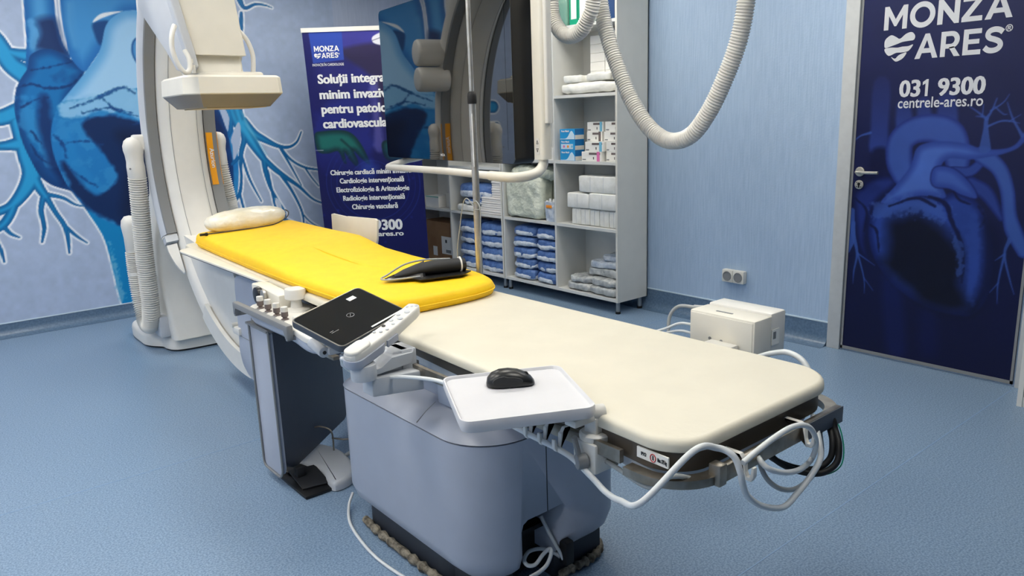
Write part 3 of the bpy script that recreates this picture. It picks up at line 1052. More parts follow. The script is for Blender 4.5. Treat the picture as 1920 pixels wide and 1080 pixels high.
# orange label
mb = MB()
arc_loft(mb, [(XA1 + .008, 1.124), (XA1 + .008, 1.1105), (S1 - .012, 1.1185), (S1 - .012, 1.124)], -12.6, 4.2, 16)
lab = mb.build('label_strip', M['orange'], slv)
me = glyphs('Azurion', .02)
xs = [v.co.x for v in me.vertices]
iv = wm(slv).inverted()
for v in me.vertices:
    s_ = (v.co.x - min(xs)) / (max(xs) - min(xs))
    a_ = -.8 - 6.3 * s_
    r_ = 1.1125
    p = Vector(arcpt(XA1 + .020 + v.co.y * .038, r_ - .0035, a_))
    v.co = iv @ p
me.materials.append(M['paper'])
o = bpy.data.objects.new('label_lettering', me)
COL.objects.link(o)
o.parent = slv
# grab rail under the sleeve
mb = MB()
mb.loft([[arcpt(x, r, a_) for x, r in ((S0 + .012 + q * .05, 1.195), (S0 + .008 + q * .05, 1.165 + q * .01), (XA0 - .012, 1.145 + q * .02), (XA0 - .008, 1.195))] for a_, q in ((-30, 0), (-32, 0), (-34, .15), (-36, .35), (-38, .65), (-39.5, 1.0))])
mb.build('lower_bumper', M['white'], slv)
# column
mb = MB()
X0, X1 = 1.285, 1.66
prof = [(5.10, .10), (5.14, .22), (5.17, .36), (5.24, .55), (5.22, .8), (5.12, 1.1), (5.12, 1.5), (5.10, 2.0), (5.05, 2.5), (5.62, 2.5), (5.70, 1.6), (5.72, .8), (5.76, .10)]
rings = []
for yf, yb, z, xa, xb in ((5.12, 5.76, .09, 1.30, 1.72), (5.14, 5.74, .16, 1.292, 1.71), (5.16, 5.72, .30, 1.285, 1.70), (5.21, 5.70, .50, 1.272, 1.70), (5.17, 5.50, .75, 1.275, 1.62), (5.09, 5.34, 1.05, 1.31, 1.53), (5.04, 5.28, 1.6, 1.335, 1.50), (4.94, 5.26, 2.1, 1.36, 1.50), (4.65, 5.22, 2.5, 1.37, 1.50)):
    rings.append([(x, y, z) for x, y in rrect(xa, xb, yf, yb, .035, 5)])
mb.loft(rings)
mb.build('column', M['white'], ca)
mb = MB()
out = [(1.19, 5.56), (1.195, 5.47), (1.225, 5.40), (1.268, 5.335), (1.275, 5.27), (1.30, 5.20), (1.36, 5.165), (1.50, 5.15), (1.70, 5.15), (1.86, 5.17), (1.92, 5.24), (1.93, 5.5), (1.92, 5.85), (1.86, 5.92), (1.5, 5.93), (1.27, 5.92), (1.20, 5.84)]
P = [(p.x, p.y) for p in smooth([(x, y, 0) for x, y in out], 4, True)]
slab(mb, P, .014, .105, rt=.035)
mb.build('floor_base', M['white'], ca)
mb = MB()
slab(mb, [(1.55 + (x - 1.55) * .97, 5.55 + (y - 5.55) * .97) for x, y in P], 0, .02)
mb.build('base_gasket', M['black'], ca)
MB().box(1.235, 1.30, 5.20, 5.36, .105, .25, bev=.012).build('cable_box', M['lgrey'], ca)


def corrug(pitch, amp, r):
    return lambda d: r + amp * math.sin(2 * PI * d / pitch)


def hose(name, pts, r, parent, pitch=.0125, m=None, amp=.0042):
    return MB().tube(pts, r, n=20, step=pitch / 5, rf=corrug(pitch, amp, r)).build(name, m or M['hose'], parent)


# left side hose: elbow, long drop, loop and lower elbow
e1 = (1.185, 5.06, 1.30)
h = hose('corrugated_hose', [(1.195, 5.07, 1.17), (1.195, 5.10, 1.0), (1.195, 5.16, .70), (1.20, 5.20, .42), (1.20, 5.23, .28), (1.20, 5.30, .185), (1.20, 5.40, .20), (1.20, 5.46, .33), (1.20, 5.47, .52), (1.20, 5.45, .66)], .049, ca, pitch=.015, amp=.0065)
mb = MB()
mb.lathe((1.195, 5.07, 1.155), [(.0, 0), (.048, 0), (.0515, .004), (.052, .08), (.049, .11), (.052, .15), (.058, .18), (.058, .205), (.048, .235), (.028, .252), (.0, .258)])
mb.box(1.20, 1.285, 5.035, 5.13, 1.33, 1.425, bev=.014)
eb = mb.build('hose_elbow', M['white'], ca, smooth_angle=50)
MB().cyl((1.1515, 5.02, 1.225), (1.150, 5.018, 1.225), .006).build('screw', M['mgrey'], eb)
mb = MB()
mb.lathe((1.20, 5.455, .66), [(.0, 0), (.045, 0), (.048, .004), (.048, .10), (.052, .14), (.056, .18), (.05, .215), (.03, .24), (.0, .246)])
mb.box(1.20, 1.275, 5.42, 5.49, .80, .885, bev=.01)
mb.build('hose_elbow', M['white'], ca, smooth_angle=50)
MB().lathe((1.20, 5.468, .50), [(.046, 0), (.053, .004), (.053, .028), (.046, .032)]).build('hose_clip', M['white'], h)
# right side hose
h = hose('corrugated_hose', [(1.708, 5.06, 1.23), (1.72, 5.06, 1.12), (1.742, 5.07, .98), (1.755, 5.09, .82)], .038, ca, pitch=.014, amp=.005)
mb = MB()
mb.lathe((1.705, 5.06, 1.215), [(.0, 0), (.041, 0), (.043, .004), (.043, .07), (.040, .095), (.043, .12), (.048, .145), (.048, .165), (.040, .19), (.022, .205), (.0, .21)])
mb.box(1.665, 1.70, 5.03, 5.10, 1.33, 1.41, bev=.012)
mb.build('hose_elbow', M['white'], ca, smooth_angle=50)
MB().cyl((1.742, 5.07, .985), (1.75, 5.08, .90), .042, bev=.004).build('hose_cuff', M['white'], h)
# upper hose elbows, seen only in the screen's reflection
mb = MB()
mb.cyl((1.62, 4.95, 1.74), (1.86, 4.95, 1.74), .088, bev=.02)
mb.cyl((1.62, 4.95, 1.925), (1.86, 4.95, 1.925), .095, bev=.02)
mb.build('hose_elbow', M['white'], ca, smooth_angle=50)

# detector with its housing
rings = []
for z, d in ((1.545, .050), (1.600, .006), (1.603, .004)):
    rings.append([(x, y, z) for x, y in ((1.135 + d, 3.77 + d * .4), (1.19 + d * .5, 3.70 + d), (1.575 - d, 3.70 + d), (1.598 - d, 3.72 + d), (1.598 - d, 4.16 - d), (1.575 - d, 4.18 - d), (1.19 + d, 4.18 - d), (1.135 + d, 4.11 - d))])
det = MB().loft(rings).build('detector_underside', mat('grey_taupe_plastic', (134, 130, 124), .45), ca)
rings = []
for z, d in ((1.603, .004), (1.608, .0), (1.682, .004), (1.692, .016)):
    rings.append([(x, y, z + (.012 if x > 1.5 and z > 1.65 else 0) * 0) for x, y in ((1.135 + d, 3.77 + d * .4), (1.19 + d * .5, 3.70 + d), (1.575 - d, 3.70 + d), (1.598 - d, 3.72 + d), (1.598 - d, 4.16 - d), (1.575 - d, 4.18 - d), (1.19 + d, 4.18 - d), (1.135 + d, 4.11 - d))])
MB().loft(rings).build('detector_cover', M['cream'], ca)
MB().box(1.235, 1.525, 3.765, 4.11, 1.541, 1.546).build('detector_window', mat('beige_window', (196, 178, 140), .5), ca)
mb = MB()
slab(mb, rrect(1.23, 1.545, 3.78, 4.1, .04), 1.690, 1.712, rt=.012)
mb.loft([[(x, y, z) for x, y in rrect(a, b, c, d, .02, 4)] for a, b, c, d, z in ((1.235, 1.44, 3.79, 4.08, 1.70), (1.225, 1.445, 3.80, 4.08, 1.74), (1.21, 1.445, 3.81, 4.08, 1.79))])
mb.build('detector_neck', M['cream'], ca)
mb = MB()
mb.loft([[(x, y, z) for x, y in rrect(a, b, c, d, .012, 4)] for a, b, c, d, z in ((1.205, 1.452, 3.76, 4.12, 1.785), (1.155, 1.425, 3.76, 4.14, 2.04), (1.11, 1.40, 3.76, 4.16, 2.30), (1.11, 1.60, 3.76, 4.20, 2.45), (1.20, 1.64, 3.76, 4.20, 2.52))])
mb.build('detector_housing', M['cream'], ca)
mb = MB()
mb.prism([(1.10, 3.80, 2.35), (1.10, 4.10, 2.35), (1.10, 4.20, 2.05), (1.115, 4.16, 1.98), (1.15, 4.0, 1.82), (1.165, 3.93, 1.725), (1.185, 3.84, 1.70), (1.20, 3.79, 1.73), (1.17, 3.77, 1.95)], (.03, 0, 0), bev=.006)
mb.build('side_plate', M['lgrey'], ca)
mb = MB()
mb.loft([[(x, y, z) for x, y in rrect(a, b, c, d, .008, 3)] for a, b, c, d, z in ((1.182, 1.215, 3.745, 3.80, 1.735), (1.165, 1.205, 3.745, 3.80, 1.80), (1.115, 1.155, 3.745, 3.80, 2.05), (1.08, 1.12, 3.745, 3.80, 2.30))])
mb.build('side_channel', M['lgrey'], ca)
MB().tube([(1.118, 3.71, 1.905), (1.098, 3.70, 1.86), (1.092, 3.70, 1.80), (1.108, 3.70, 1.735), (1.135, 3.70, 1.70), (1.160, 3.71, 1.715), (1.166, 3.72, 1.76), (1.157, 3.74, 1.80)], .011, n=12).build('grab_handle', M['white'], ca)
MB().tube([(1.44, 3.80, 1.905), (1.472, 3.79, 1.86), (1.492, 3.79, 1.80), (1.492, 3.79, 1.75), (1.487, 3.80, 1.69)], .011, n=12).build('grab_handle', M['white'], ca)
mb = MB()
mb.cyl((1.185, 3.735, 1.70), (1.185, 3.735, 1.735), .009)
mb.cyl((1.180, 3.735, 1.745), (1.180, 3.735, 1.762), .007)
mb.build('latch', M['white'], ca)
# tube housing under the table, at the low end of the C
mb = MB()
out = [(3.46, .72), (3.79, .72), (3.825, .60), (3.84, .42), (3.855, .28), (3.80, .21), (3.64, .175), (3.50, .18), (3.44, .24), (3.43, .45), (3.44, .62)]
P = [(0, p.x, p.y) for p in smooth([(y, z, 0) for y, z in out], 4, True)]
mb.prism([(1.285, y, z) for _, y, z in P], (.36, 0, 0), bev=.012)
tb = mb.build('tube_housing', M['bgrey'], ca)
mb = MB()
mb.box(1.2835, 1.2855, 3.45, 3.835, .395, .398)
mb.box(1.2835, 1.2855, 3.45, 3.70, .435, .4375)
mb.cyl((1.284, 3.66, .415), (1.282, 3.66, .415), .005, n=10)
mb.cyl((1.284, 3.62, .24), (1.282, 3.62, .24), .005, n=10)
mb.build('seam_line', M['mgrey'], tb)
mb = MB()
arc_loft(mb, [(XA0 - .012, 1.075), (XA0 - .012, 1.19), (XA0 + .01, 1.19), (XA0 + .01, 1.075)], -92, -56, 22)
mb.prism([(XA0 + .02,) + arcpt(0, 1.08, a)[1:] for a in range(-94, -24, 5)] + [(XA0 + .02, 4.35, .76), (XA0 + .02, 4.05, .76)], (.2, 0, 0))
mb.build('inner_cover', M['white'], ca)
mb = MB()
mb.box(1.27, 1.31, 3.80, 3.89, .40, .44, bev=.008)
mb.cyl((1.265, 3.88, .445), (1.31, 3.88, .445), .012)
mb.build('hinge_clip', M['white'], tb)

# ------------------------------------------------------------------ patient table
tbx = thing('patient_table', 'long cream padded examination table on a blue grey pedestal', 'examination table', (1.42, 1.97, 0))
TX0, TX1, TY0, TY1 = 1.122, 1.752, .866, 4.55
mb = MB()
o1 = rrect(TX0, TX1, TY0, TY1, [.095, .12, .06, .06], 10)
o1 = [(x + (.14 * min(1, max(0, (y - 2.0) / 2.4)) if x < 1.4 else -.02 * max(0, min(1, (y - 2) / 2))), y) for x, y in o1]
slab(mb, o1, .774, .803, rt=.014, rb=.004)
mb.build('mattress_pad', M['pad'], tbx)
cx_, cy_ = 1.437, 2.6
o2 = [(x + (.12 * min(1, max(0, (y - 2.6) / .6)) if x < 1.4 else 0), y) for x, y in o1]
mb = MB()
slab(mb, [(cx_ + (x - cx_) * .975, cy_ + (y - cy_) * .994) for x, y in o2], .728, .774)
mb.build('tabletop', M['bronze'], tbx)
mb = MB()
slab(mb, [(cx_ + (x - cx_) * .93, cy_ + (y - cy_) * .98) for x, y in o2], .70, .728)
mb.build('tabletop_underside', M['lgrey'], tbx)
# accessory rail round the edge: long side, corner, end
mb = MB()
def railpath(pts, z0, z1, w):
    P = [Vector((x, y, 0)) for x, y in pts]
    rings = []
    for i, p in enumerate(P):
        t = (P[min(i + 1, len(P) - 1)] - P[max(i - 1, 0)]).normalized()
        n = Vector((t.y, -t.x, 0))
        a, b = p, p + n * w
        rings.append([(a.x, a.y, z0), (b.x, b.y, z0), (b.x, b.y, z1), (a.x, a.y, z1)])
    return rings
side = [(1.108, 2.25), (1.108, 1.02)]
mb.loft(railpath(side, .722, .752, -.012))
mb.build('side_rail', M['satin'], tbx)
mb = MB()
cor = [(1.095, 1.0)] + [(1.215 - .12 * math.cos(.5 * PI * k / 10), .960 - .12 * math.sin(.5 * PI * k / 10)) for k in range(11)] + [(1.655, .840)] + [(1.655 + .12 * math.sin(.5 * PI * k / 10), .960 - .12 * math.cos(.5 * PI * k / 10)) for k in range(1, 11)] + [(1.775, 2.3)]
cor = [(x, y) for x, y in cor]
mb.loft(railpath(cor, .708, .7265, -.030))
mb.build('end_bumper', M['satin'], tbx)
mb = MB()
mb.box(1.205, 1.69, .833, .849, .708, .745, bev=.003)
mb.box(1.195, 1.22, .829, .858, .706, .752, bev=.003)
mb.build('end_rail', M['satin'], tbx)
MB().box(1.515, 1.692, .8305, .8335, .704, .744, bev=.001).build('rail_sleeve', M['dgrey'], tbx)
mb = MB()
for y in (1.9, 1.6, 1.35):
    mb.box(1.108, 1.16, y - .012, y + .012, .70, .74)
mb.build('rail_bracket', M['satin'], tbx)
# far side rail
MB().box(1.775, 1.787, 1.0, 3.9, .722, .752).build('side_rail', M['satin'], tbx)
# weight sticker
lab = MB().box(1.1260, 1.1300, .905, .988, .744, .768).build('weight_label', M['paper'], tbx)
text('label_lettering', 'IPX2', (1.1258, .976, .752), (1.1258, .962, .752), .008, M['ink'], lab, (-1, 0, 0), .03, .0006)
text('label_lettering', 'Max. 275 kg', (1.1258, .932, .751), (1.1258, .908, .751), .009, M['ink'], lab, (-1, 0, 0), .04, .0006)
mb = MB()
rg = [(1.1253, .944 + .0070 * math.cos(2 * PI * i / 20), .755 + .0085 * math.sin(2 * PI * i / 20)) for i in range(21)]
mb.tube(rg, .0010, n=6, sm=False)
mb.slot = 1
mb.box(1.1251, 1.1257, .9425, .9455, .750, .760)
mb.build('warning_symbol', [M['red'], M['ink']], lab)
# pedestal
PX0, PX1, PY0, PY1 = 1.130, 1.745, 1.575, 2.43
mb = MB()
rings = []
for z, d, r in ((.092, .045, .10), (.12, .016, .15), (.165, .0, .17), (.535, .0, .17)):
    rings.append([(x, y, z) for x, y in rrect(PX0 + d, PX1 - d, PY0 + d, PY1 - d, [r, r * .75, r * .6, r * .6], 10)])
mb.loft(rings)
pd = mb.build('pedestal_body', M['bgrey'], tbx)
# opening for the cables at the foot end of the body
cut = MB().prism([(x, 1.30, z) for x, z in ((1.285, -.02), (1.285, .245), (1.292, .268), (1.31, .278), (1.385, .278), (1.45, .280), (1.462, .272), (1.468, .25), (1.44, .16), (1.44, -.02))], (0, .46, 0))
co = cut.build('opening', M['black'], None)
bo = pd.modifiers.new('opening', 'BOOLEAN')
bo.object = co
bo.operation = 'DIFFERENCE'
bo.solver = 'EXACT'
bpy.context.view_layer.update()
dg = bpy.context.evaluated_depsgraph_get()
# place both in the same space for the cut: bake with the evaluated mesh
nm = bpy.data.meshes.new_from_object(pd.evaluated_get(dg))
pd.modifiers.clear()
pd.data = nm
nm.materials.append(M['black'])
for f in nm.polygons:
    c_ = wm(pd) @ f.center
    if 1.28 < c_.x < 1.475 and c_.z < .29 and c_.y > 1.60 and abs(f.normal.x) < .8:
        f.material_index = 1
bpy.data.objects.remove(co)
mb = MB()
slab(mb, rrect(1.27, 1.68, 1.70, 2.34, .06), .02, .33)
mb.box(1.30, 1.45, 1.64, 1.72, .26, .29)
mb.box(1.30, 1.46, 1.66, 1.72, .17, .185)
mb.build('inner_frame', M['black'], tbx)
MB().box(1.388, 1.3905, PY0 - .001, PY0 + .003, .278, .536).build('panel_seam', M['black'], pd)
mb = MB()
rings = []
for z, d, r in ((.541, -.002, .17), (.547, .004, .165), (.575, .040, .14), (.600, .085, .11), (.608, .12, .09)):
    rings.append([(x, y, z) for x, y in rrect(PX0 + d, PX1 - d, PY0 + d, PY1 - d, [r, r * .75, r * .6, r * .6], 10)])
mb.loft(rings)
top = mb.build('pedestal_top', M['bgrey'], tbx)
mb = MB()
mb.prism([(PX0 + .003, 1.88, .549), (PX0 + .041, 1.88, .576), (PX0 + .087, 1.88, .601), (PX0 + .087, 1.88, .58), (PX0 + .041, 1.88, .56), (PX0 + .006, 1.88, .54)], (0, .0025, 0))
mb.build('top_seam', M['mgrey'], top, smooth_angle=0)
mb = MB()
mb.box(1.23, 1.66, 1.68, 2.34, .60, .675, bev=.01)
mb.box(1.20, 1.30, 1.72, 1.86, .60, .69, bev=.008)
mb.box(1.24, 1.62, 1.30, 3.0, .672, .702, bev=.004)
mb.build('table_carriage', M['bgrey'], tbx)
mb = MB()
slab(mb, rrect(1.175, 1.69, 1.74, 2.38, [.12, .10, .1, .1]), 0, .10)
mb.box(1.19, 1.28, 1.62, 1.80, 0, .095)
mb.box(1.45, 1.66, 1.62, 1.80, 0, .095)
mb.build('plinth', mat('dark_plinth', (44, 50, 60), .5), tbx)
mb = MB()
mb.tube([(1.165, 2.34, .018), (1.155, 2.2, .018), (1.155, 1.9, .018), (1.165, 1.70, .018), (1.20, 1.61, .018), (1.26, 1.585, .018)], .016, n=8, step=.02, rf=lambda d: .014 + .006 * math.sin(d * 300) * math.sin(d * 110 + 1))
mb.tube([(1.46, 1.60, .018), (1.60, 1.60, .018), (1.67, 1.63, .018), (1.70, 1.70, .018), (1.71, 1.82, .018)], .016, n=8, step=.012, rf=lambda d: .013 + .007 * math.sin(d * 500) * math.sin(d * 210 + 1))
mb.build('floor_seal', M['debris'], tbx)
# key ring eyelet on top of the pedestal
mb = MB()
mb.tube([(1.20 + .018 * math.cos(t * PI / 6), 2.27 + .032 * math.sin(t * PI / 6), .606) for t in range(13)], .0035, n=8)
mb.build('release_ring', M['steel'], tbx)
# flat wing plate beside the head end
mb = MB()
slab(mb, rrect(1.182, 1.36, 3.15, 4.42, [.035, .01, .01, .10], 8), .788, .797, rt=.003)
wp = mb.build('wing_plate', M['cream'], tbx)
mb = MB()
slab(mb, rrect(1.184, 1.35, 3.153, 4.41, [.034, .01, .01, .10], 8), .783, .788)
mb.build('wing_plate_edge', M['dgrey'], wp)

# yellow mattress ----------------------------------------------------------
mb = MB()
N = 64
rings = []
def mat_out(inset):
    o = []
    pts = [(1.30, 4.44, .06), (1.255, 3.8, 0), (1.212, 3.1, 0), (1.205, 2.6, 0)]
    L = [(1.315, 2.17), (1.255, 2.215), (1.215, 2.32), (1.208, 2.6), (1.214, 3.0), (1.235, 3.5), (1.268, 4.1), (1.285, 4.33), (1.31, 4.41), (1.40, 4.43), (1.6, 4.43), (1.74, 4.43), (1.80, 4.40), (1.815, 4.28), (1.81, 3.9), (1.805, 3.4), (1.795, 2.9), (1.785, 2.5), (1.76, 2.32), (1.70, 2.205), (1.60, 2.165), (1.45, 2.16)]
    P = smooth([(x, y, 0) for x, y in L], 6, True)
    n = len(P)
    for i in range(n):
        t = (P[(i + 1) % n] - P[i - 1]).normalized()
        nn = Vector((-t.y, t.x, 0))
        o.append(P[i] - nn * inset * -1 if False else P[i] + Vector((t.y, -t.x, 0)) * inset)
    return o
def ztop(x, y):
    z = .858 + .014 * max(0, min(1, (y - 2.9) / .5))
    f = max(0, min(1, (y - 3.1) / .35)) * max(0, min(1, (4.5 - y) / .3))
    f = f * f * (3 - 2 * f)
    return z + .036 * f * max(0, min(1, (x - 1.25) / .5)) + .003 * math.sin(y * 5 + x * 3)
for zf, ins in ((0.0, .012), (.06, .003), (.35, -.004), (.6, -.002), (.82, .004), (.95, .014), (1.0, .030)):
    ring = []
    for p in mat_out(ins):
        zt = ztop(p.x, p.y)
        ring.append((p.x, p.y, .8035 + (zt - .8035) * zf))
    rings.append(ring)
# inner rings of the top
base = mat_out(.03)
c0 = None
for s in (.8, .6, .4, .2, .04):
    ring = []
    for p in base:
        x = 1.51 + (p.x - 1.51) * s
        y = 3.3 + (p.y - 3.3) * (s * .35 + .65 if s > .1 else .62)
        ring.append((x, y, ztop(x, y) + .002))
    rings.append(ring)
# orientation check keeps the outline inset inwards
mb.loft(rings)
ym = mb.build('yellow_mattress', M['yellow'], None, smooth_angle=60)
md = ym.data
for v in md.vertices:
    if v.co.z < .85 and v.co.z > .806:
        q = noise.noise(Vector((v.co.x * 16, v.co.y * 16, v.co.z * 8)))
        v.co.x += q * .004
        v.co.y += q * .004
pp_ = mat_out(-.0045)
sp_ = MB()
sp_.tube([(p.x, p.y, .826) for p in pp_] + [(pp_[0].x, pp_[0].y, .826)], .0028, n=6, sm=False)
sp_ = sp_.build('seam_piping', M['yellow'], ym)
for v in sp_.data.vertices:
    v.co -= Vector((1.5, 3.3, .8035))
props(ym, 'soft bright yellow mattress lying on the head half of the cream table', 'mattress')
for v in md.vertices:
    v.co -= Vector((1.5, 3.3, .8035))
ym.location = (1.5, 3.3, .8035)

# film covered pillow -------------------------------------------------------
mb = MB()
mb.loft(pillowy(-.225, .225, -.13, .13, 0, .125, n=12, nz=7, p=2.3))
pl = mb.build('pillow', None if False else mat('film_covered_pillow', (244, 240, 226), .3, mix=((234, 226, 200), 9, 5), bump=(18, .008)), None, smooth_angle=80)
wobble(pl, .006, 14, 3)
pl.location = (1.56, 4.31, .872)
pl.rotation_euler = (0, math.radians(-3), math.radians(-8))
props(pl, 'white pillow in clear film at the head of the yellow mattress', 'pillow')
SM = lambda x, y: ztop(x, y) + .006
mb = MB()
mb.tube([(1.285, 4.24, .885), (1.34, 4.22, SM(1.34, 4.22) + .002), (1.45, 4.17, SM(1.45, 4.17) + .002), (1.56, 4.13, SM(1.56, 4.13) + .002), (1.66, 4.13, SM(1.66, 4.13) + .003), (1.74, 4.17, .935), (1.785, 4.24, .955), (1.79, 4.29, .965)], .0035, n=8)
ck = mb.single('drawcord', M['ink'], 'thin dark cord running from the pillow across the yellow mattress', 'cord')
mb = MB()
mb.cyl((1.27, 4.235, .884), (1.305, 4.235, .884), .007, bev=.002)
mb.cyl((1.300, 4.235, .884), (1.312, 4.235, .884), .0095, bev=.002)
mb.build('cord_lock', M['rubber'], ck)

# blood pressure cuff ---------------------------------------------------------
ZM = .868
cf = thing('blood_pressure_cuff', 'rolled black blood pressure cuff lying on the yellow mattress', 'blood pressure cuff', (1.55, 2.42, ZM), rz=math.radians(-18))
mb = MB()
mb.prism([(-.05, -.09, .001), (.12, -.075, .001), (.17, -.02, .001), (.12, .06, .001), (-.02, .11, .001), (-.10, .04, .001)], (0, 0, .004))
mb.build('cuff_flap', M['black'], cf, local=True)
rings = []
for x, a, b in ((-.13, .012, .006), (-.09, .03, .014), (-.04, .036, .022), (.02, .034, .026), (.09, .032, .026), (.15, .030, .025)):
    rings.append([(x, a * math.cos(2 * PI * i / 20), .004 + b + b * math.sin(2 * PI * i / 20)) for i in range(20)])
mb = MB()
mb.loft(rings)
rl = mb.build('cuff_roll', M['grip'], cf, local=True)
mb = MB()
mb.cyl((.128, 0, .029), (.134, 0, .029), .0318)
mb.build('white_edge', M['paper'], rl, local=True)
rings = []
for x, w_, z_ in ((-.165, .012, .004), (-.12, .035, .018), (-.07, .048, .034), (-.03, .050, .050), (-.018, .040, .054)):
    rings.append([(x, -w_, .004), (x + .004, -w_ * .55, z_ * .55), (x + .008, .004, z_ + .004), (x + .004, w_ * .5, z_ * .5), (x, w_, .004)])
MB().loft(rings).build('vinyl_fold', mat('black_vinyl', (20, 18, 18), .22), cf, local=True, smooth_angle=20)
MB().tube([(.10, .02, .052), (0, .03, .056), (-.08, .03, .046), (-.15, .03, .012), (-.18, .0, .006), (-.165, -.03, .005), (-.12, -.04, .006), (-.04, -.045, .008)], .0035, n=8).build('air_tube', M['gcable'], cf, local=True)

# arm board standing on the far side of the table ----------------------------------
mb = MB()
mb.prism([(1.90, 3.93, .80), (1.90, 3.925, .955), (1.90, 3.90, .960), (1.90, 3.755, .951), (1.90, 3.74, .957), (1.90, 3.43, .968), (1.90, 3.41, .96), (1.90, 3.425, .86), (1.90, 3.45, .80)], (.012, 0, 0), bev=.003)
mb.box(1.78, 1.905, 3.5, 3.85, .755, .785)
mb.single('arm_board', M['cream'], 'upright cream panel fixed to the far side of the table behind the mattress', 'arm board')

# drip pole ---------------------------------------------------------------------
ip = thing('drip_pole', 'tall steel drip pole clamped to the far side of the table', 'drip pole', (1.86, 2.50, .70))
MB().cyl((1.86, 2.50, .66), (1.86, 2.50, 1.54), .0145, n=24).build('lower_tube', M['steel'], ip)
mb = MB().cyl((1.86, 2.50, 1.5), (1.86, 2.50, 2.30), .0095, n=20)
for s in (-1, 1):
    mb.tube([(1.86, 2.5, 2.28), (1.86 + s * .05, 2.5, 2.30), (1.86 + s * .10, 2.5, 2.29), (1.86 + s * .12, 2.5, 2.32)], .005, n=8)
mb.build('upper_tube', M['steel'], ip)
MB().lathe((1.86, 2.50, 1.508), [(.0, 0), (.018, 0), (.019, .004), (.0185, .03), (.015, .044), (.0105, .048), (.0, .048)], n=28).build('height_collar', M['rubber'], ip)
MB().box(1.775, 1.875, 2.475, 2.525, .70, .76, bev=.006).build('rail_clamp', M['satin'], ip)
MB().box(1.8495, 1.8515 - .004, 2.488, 2.492, 1.26, 1.47).build('scale_strip', M['text'], ip)
mb = MB()
mb.tube([(1.845, 2.50, 1.10), (1.84, 2.54, 1.13), (1.84, 2.57, 1.10), (1.84, 2.60, 1.0), (1.84, 2.625, .9), (1.85, 2.63, .80)], .0022, n=8)
mb.tube([(1.845, 2.50, 1.115), (1.84, 2.47, 1.12), (1.84, 2.45, 1.08), (1.84, 2.46, .95), (1.84, 2.46, .80)], .0022, n=8)
mb.lathe((1.86, 2.50, 1.083), [(.0155, 0), (.0165, .001), (.0165, .004), (.0155, .005)], n=20)
dz = mb.single('drip_tubing', M['gcable'], 'thin clear tubing looped over the steel drip pole', 'tubing', origin=(1.85, 2.55, .8))

# ------------------------------------------------------------------ control module
cm = thing('control_console', 'white joystick console with grey guard bar on the table side rail', 'control console', (1.12, 2.7, .70))
mb = MB()
out = [(1.055, 3.00), (1.05, 2.62), (1.03, 2.42), (1.045, 2.36), (1.09, 2.34), (1.15, 2.38), (1.245, 2.50), (1.25, 2.80), (1.245, 2.98), (1.21, 3.03)]
P = [(p.x, p.y) for p in smooth([(x, y, 0) for x, y in out], 5, True)]
slab(mb, P, .713, .735, rt=.008)
mb.build('console_top', M['white'], cm)
mb = MB()
slab(mb, [(1.15 + (x - 1.15) * .97, 2.68 + (y - 2.68) * .97) for x, y in P], .672, .713, rb=.02)
mb.build('console_body', M['bgrey'], cm)
mb = MB()
mb.prism([(1.01, 3.06, .755), (1.01, 3.06, .70), (1.01, 3.035, .70), (1.01, 3.035, .738), (1.01, 2.545, .738), (1.01, 2.545, .70), (1.01, 2.52, .70), (1.01, 2.52, .755)], (.026, 0, 0), bev=.006)
mb.box(1.012, 1.06, 3.04, 3.055, .697, .712)
mb.box(1.012, 1.06, 2.525, 2.54, .697, .712)
mb.build('guard_bar', M['mgrey'], cm)
MB().box(1.075, 1.10, 2.30, 3.05, .662, .676, bev=.003).build('mounting_rail', M['satin'], cm)
mb = MB()
mb.prism([(1.13, 3.15, .735), (1.13, 2.86, .735), (1.13, 2.86, .79), (1.13, 3.08, .80), (1.13, 3.15, .80)], (.06, 0, 0), bev=.006)
bk = mb.build('rear_block', M['cream'], cm)
MB().lathe((1.128, 3.05, .765), [(.0, 0), (.034, 0), (.036, .004), (.034, .02), (.02, .024), (.0, .024)], axis=(-1, 0, 0)).build('black_dial', M['gloss'], bk)
MB().lathe((1.122, 2.99, .775), [(.0, 0), (.022, 0), (.022, .010), (.016, .012), (.0, .010)], axis=(-1, 0, 0)).build('steel_knob', M['steel'], bk)
for i, (x, y) in enumerate(((1.082, 2.94), (1.082, 2.86), (1.082, 2.775), (1.078, 2.69))):
    mb = MB()
    mb.lathe((x, y, .735), [(.0, 0), (.015, 0), (.014, .003), (.0085, .006), (.0085, .012), (.0, .012)], n=20)
    kb = mb.build('joystick', M['taupe'], cm)
    mb = MB()
    mb.lathe((x, y, .747), [(.0, 0), (.0125, 0), (.0135, .004), (.0125, .022), (.0, .022)], n=20)
    mb.slot = 1
    mb.lathe((x, y, .766), [(.0, 0), (.013, 0), (.0138, .003), (.0128, .018), (.0, .020)], n=20)
    mb.build('joystick_cap', [M['taupe'], M['white']], kb)
    MB().cyl((x - .022, y - .012, .7353), (x - .022, y - .012, .7365), .015, n=16).build('marker_pad', M['mgrey'], cm)
mb = MB()
mb.lathe((1.09, 2.60, .735), [(.0, 0), (.020, 0), (.020, .022), (.017, .028), (.0, .028)], n=24)
mb.build('round_knob', M['white'], cm)
mb = MB()
mb.lathe((1.175, 2.80, .735), [(.0, 0), (.052, 0), (.05, .004), (.024, .012), (.020, .045), (.022, .052), (.0, .052)], n=32)
mb.lathe((1.175, 2.80, .782), [(.0, 0), (.040, 0), (.043, .003), (.043, .036), (.040, .041), (.0, .043)], n=36)
mb.build('large_joystick', M['white'], cm, smooth_angle=40)
mb = MB()
for y in (2.70, 2.62, 2.54):
    mb.box(1.16, 1.20, y - .022, y + .022, .7345, .739, bev=.002)
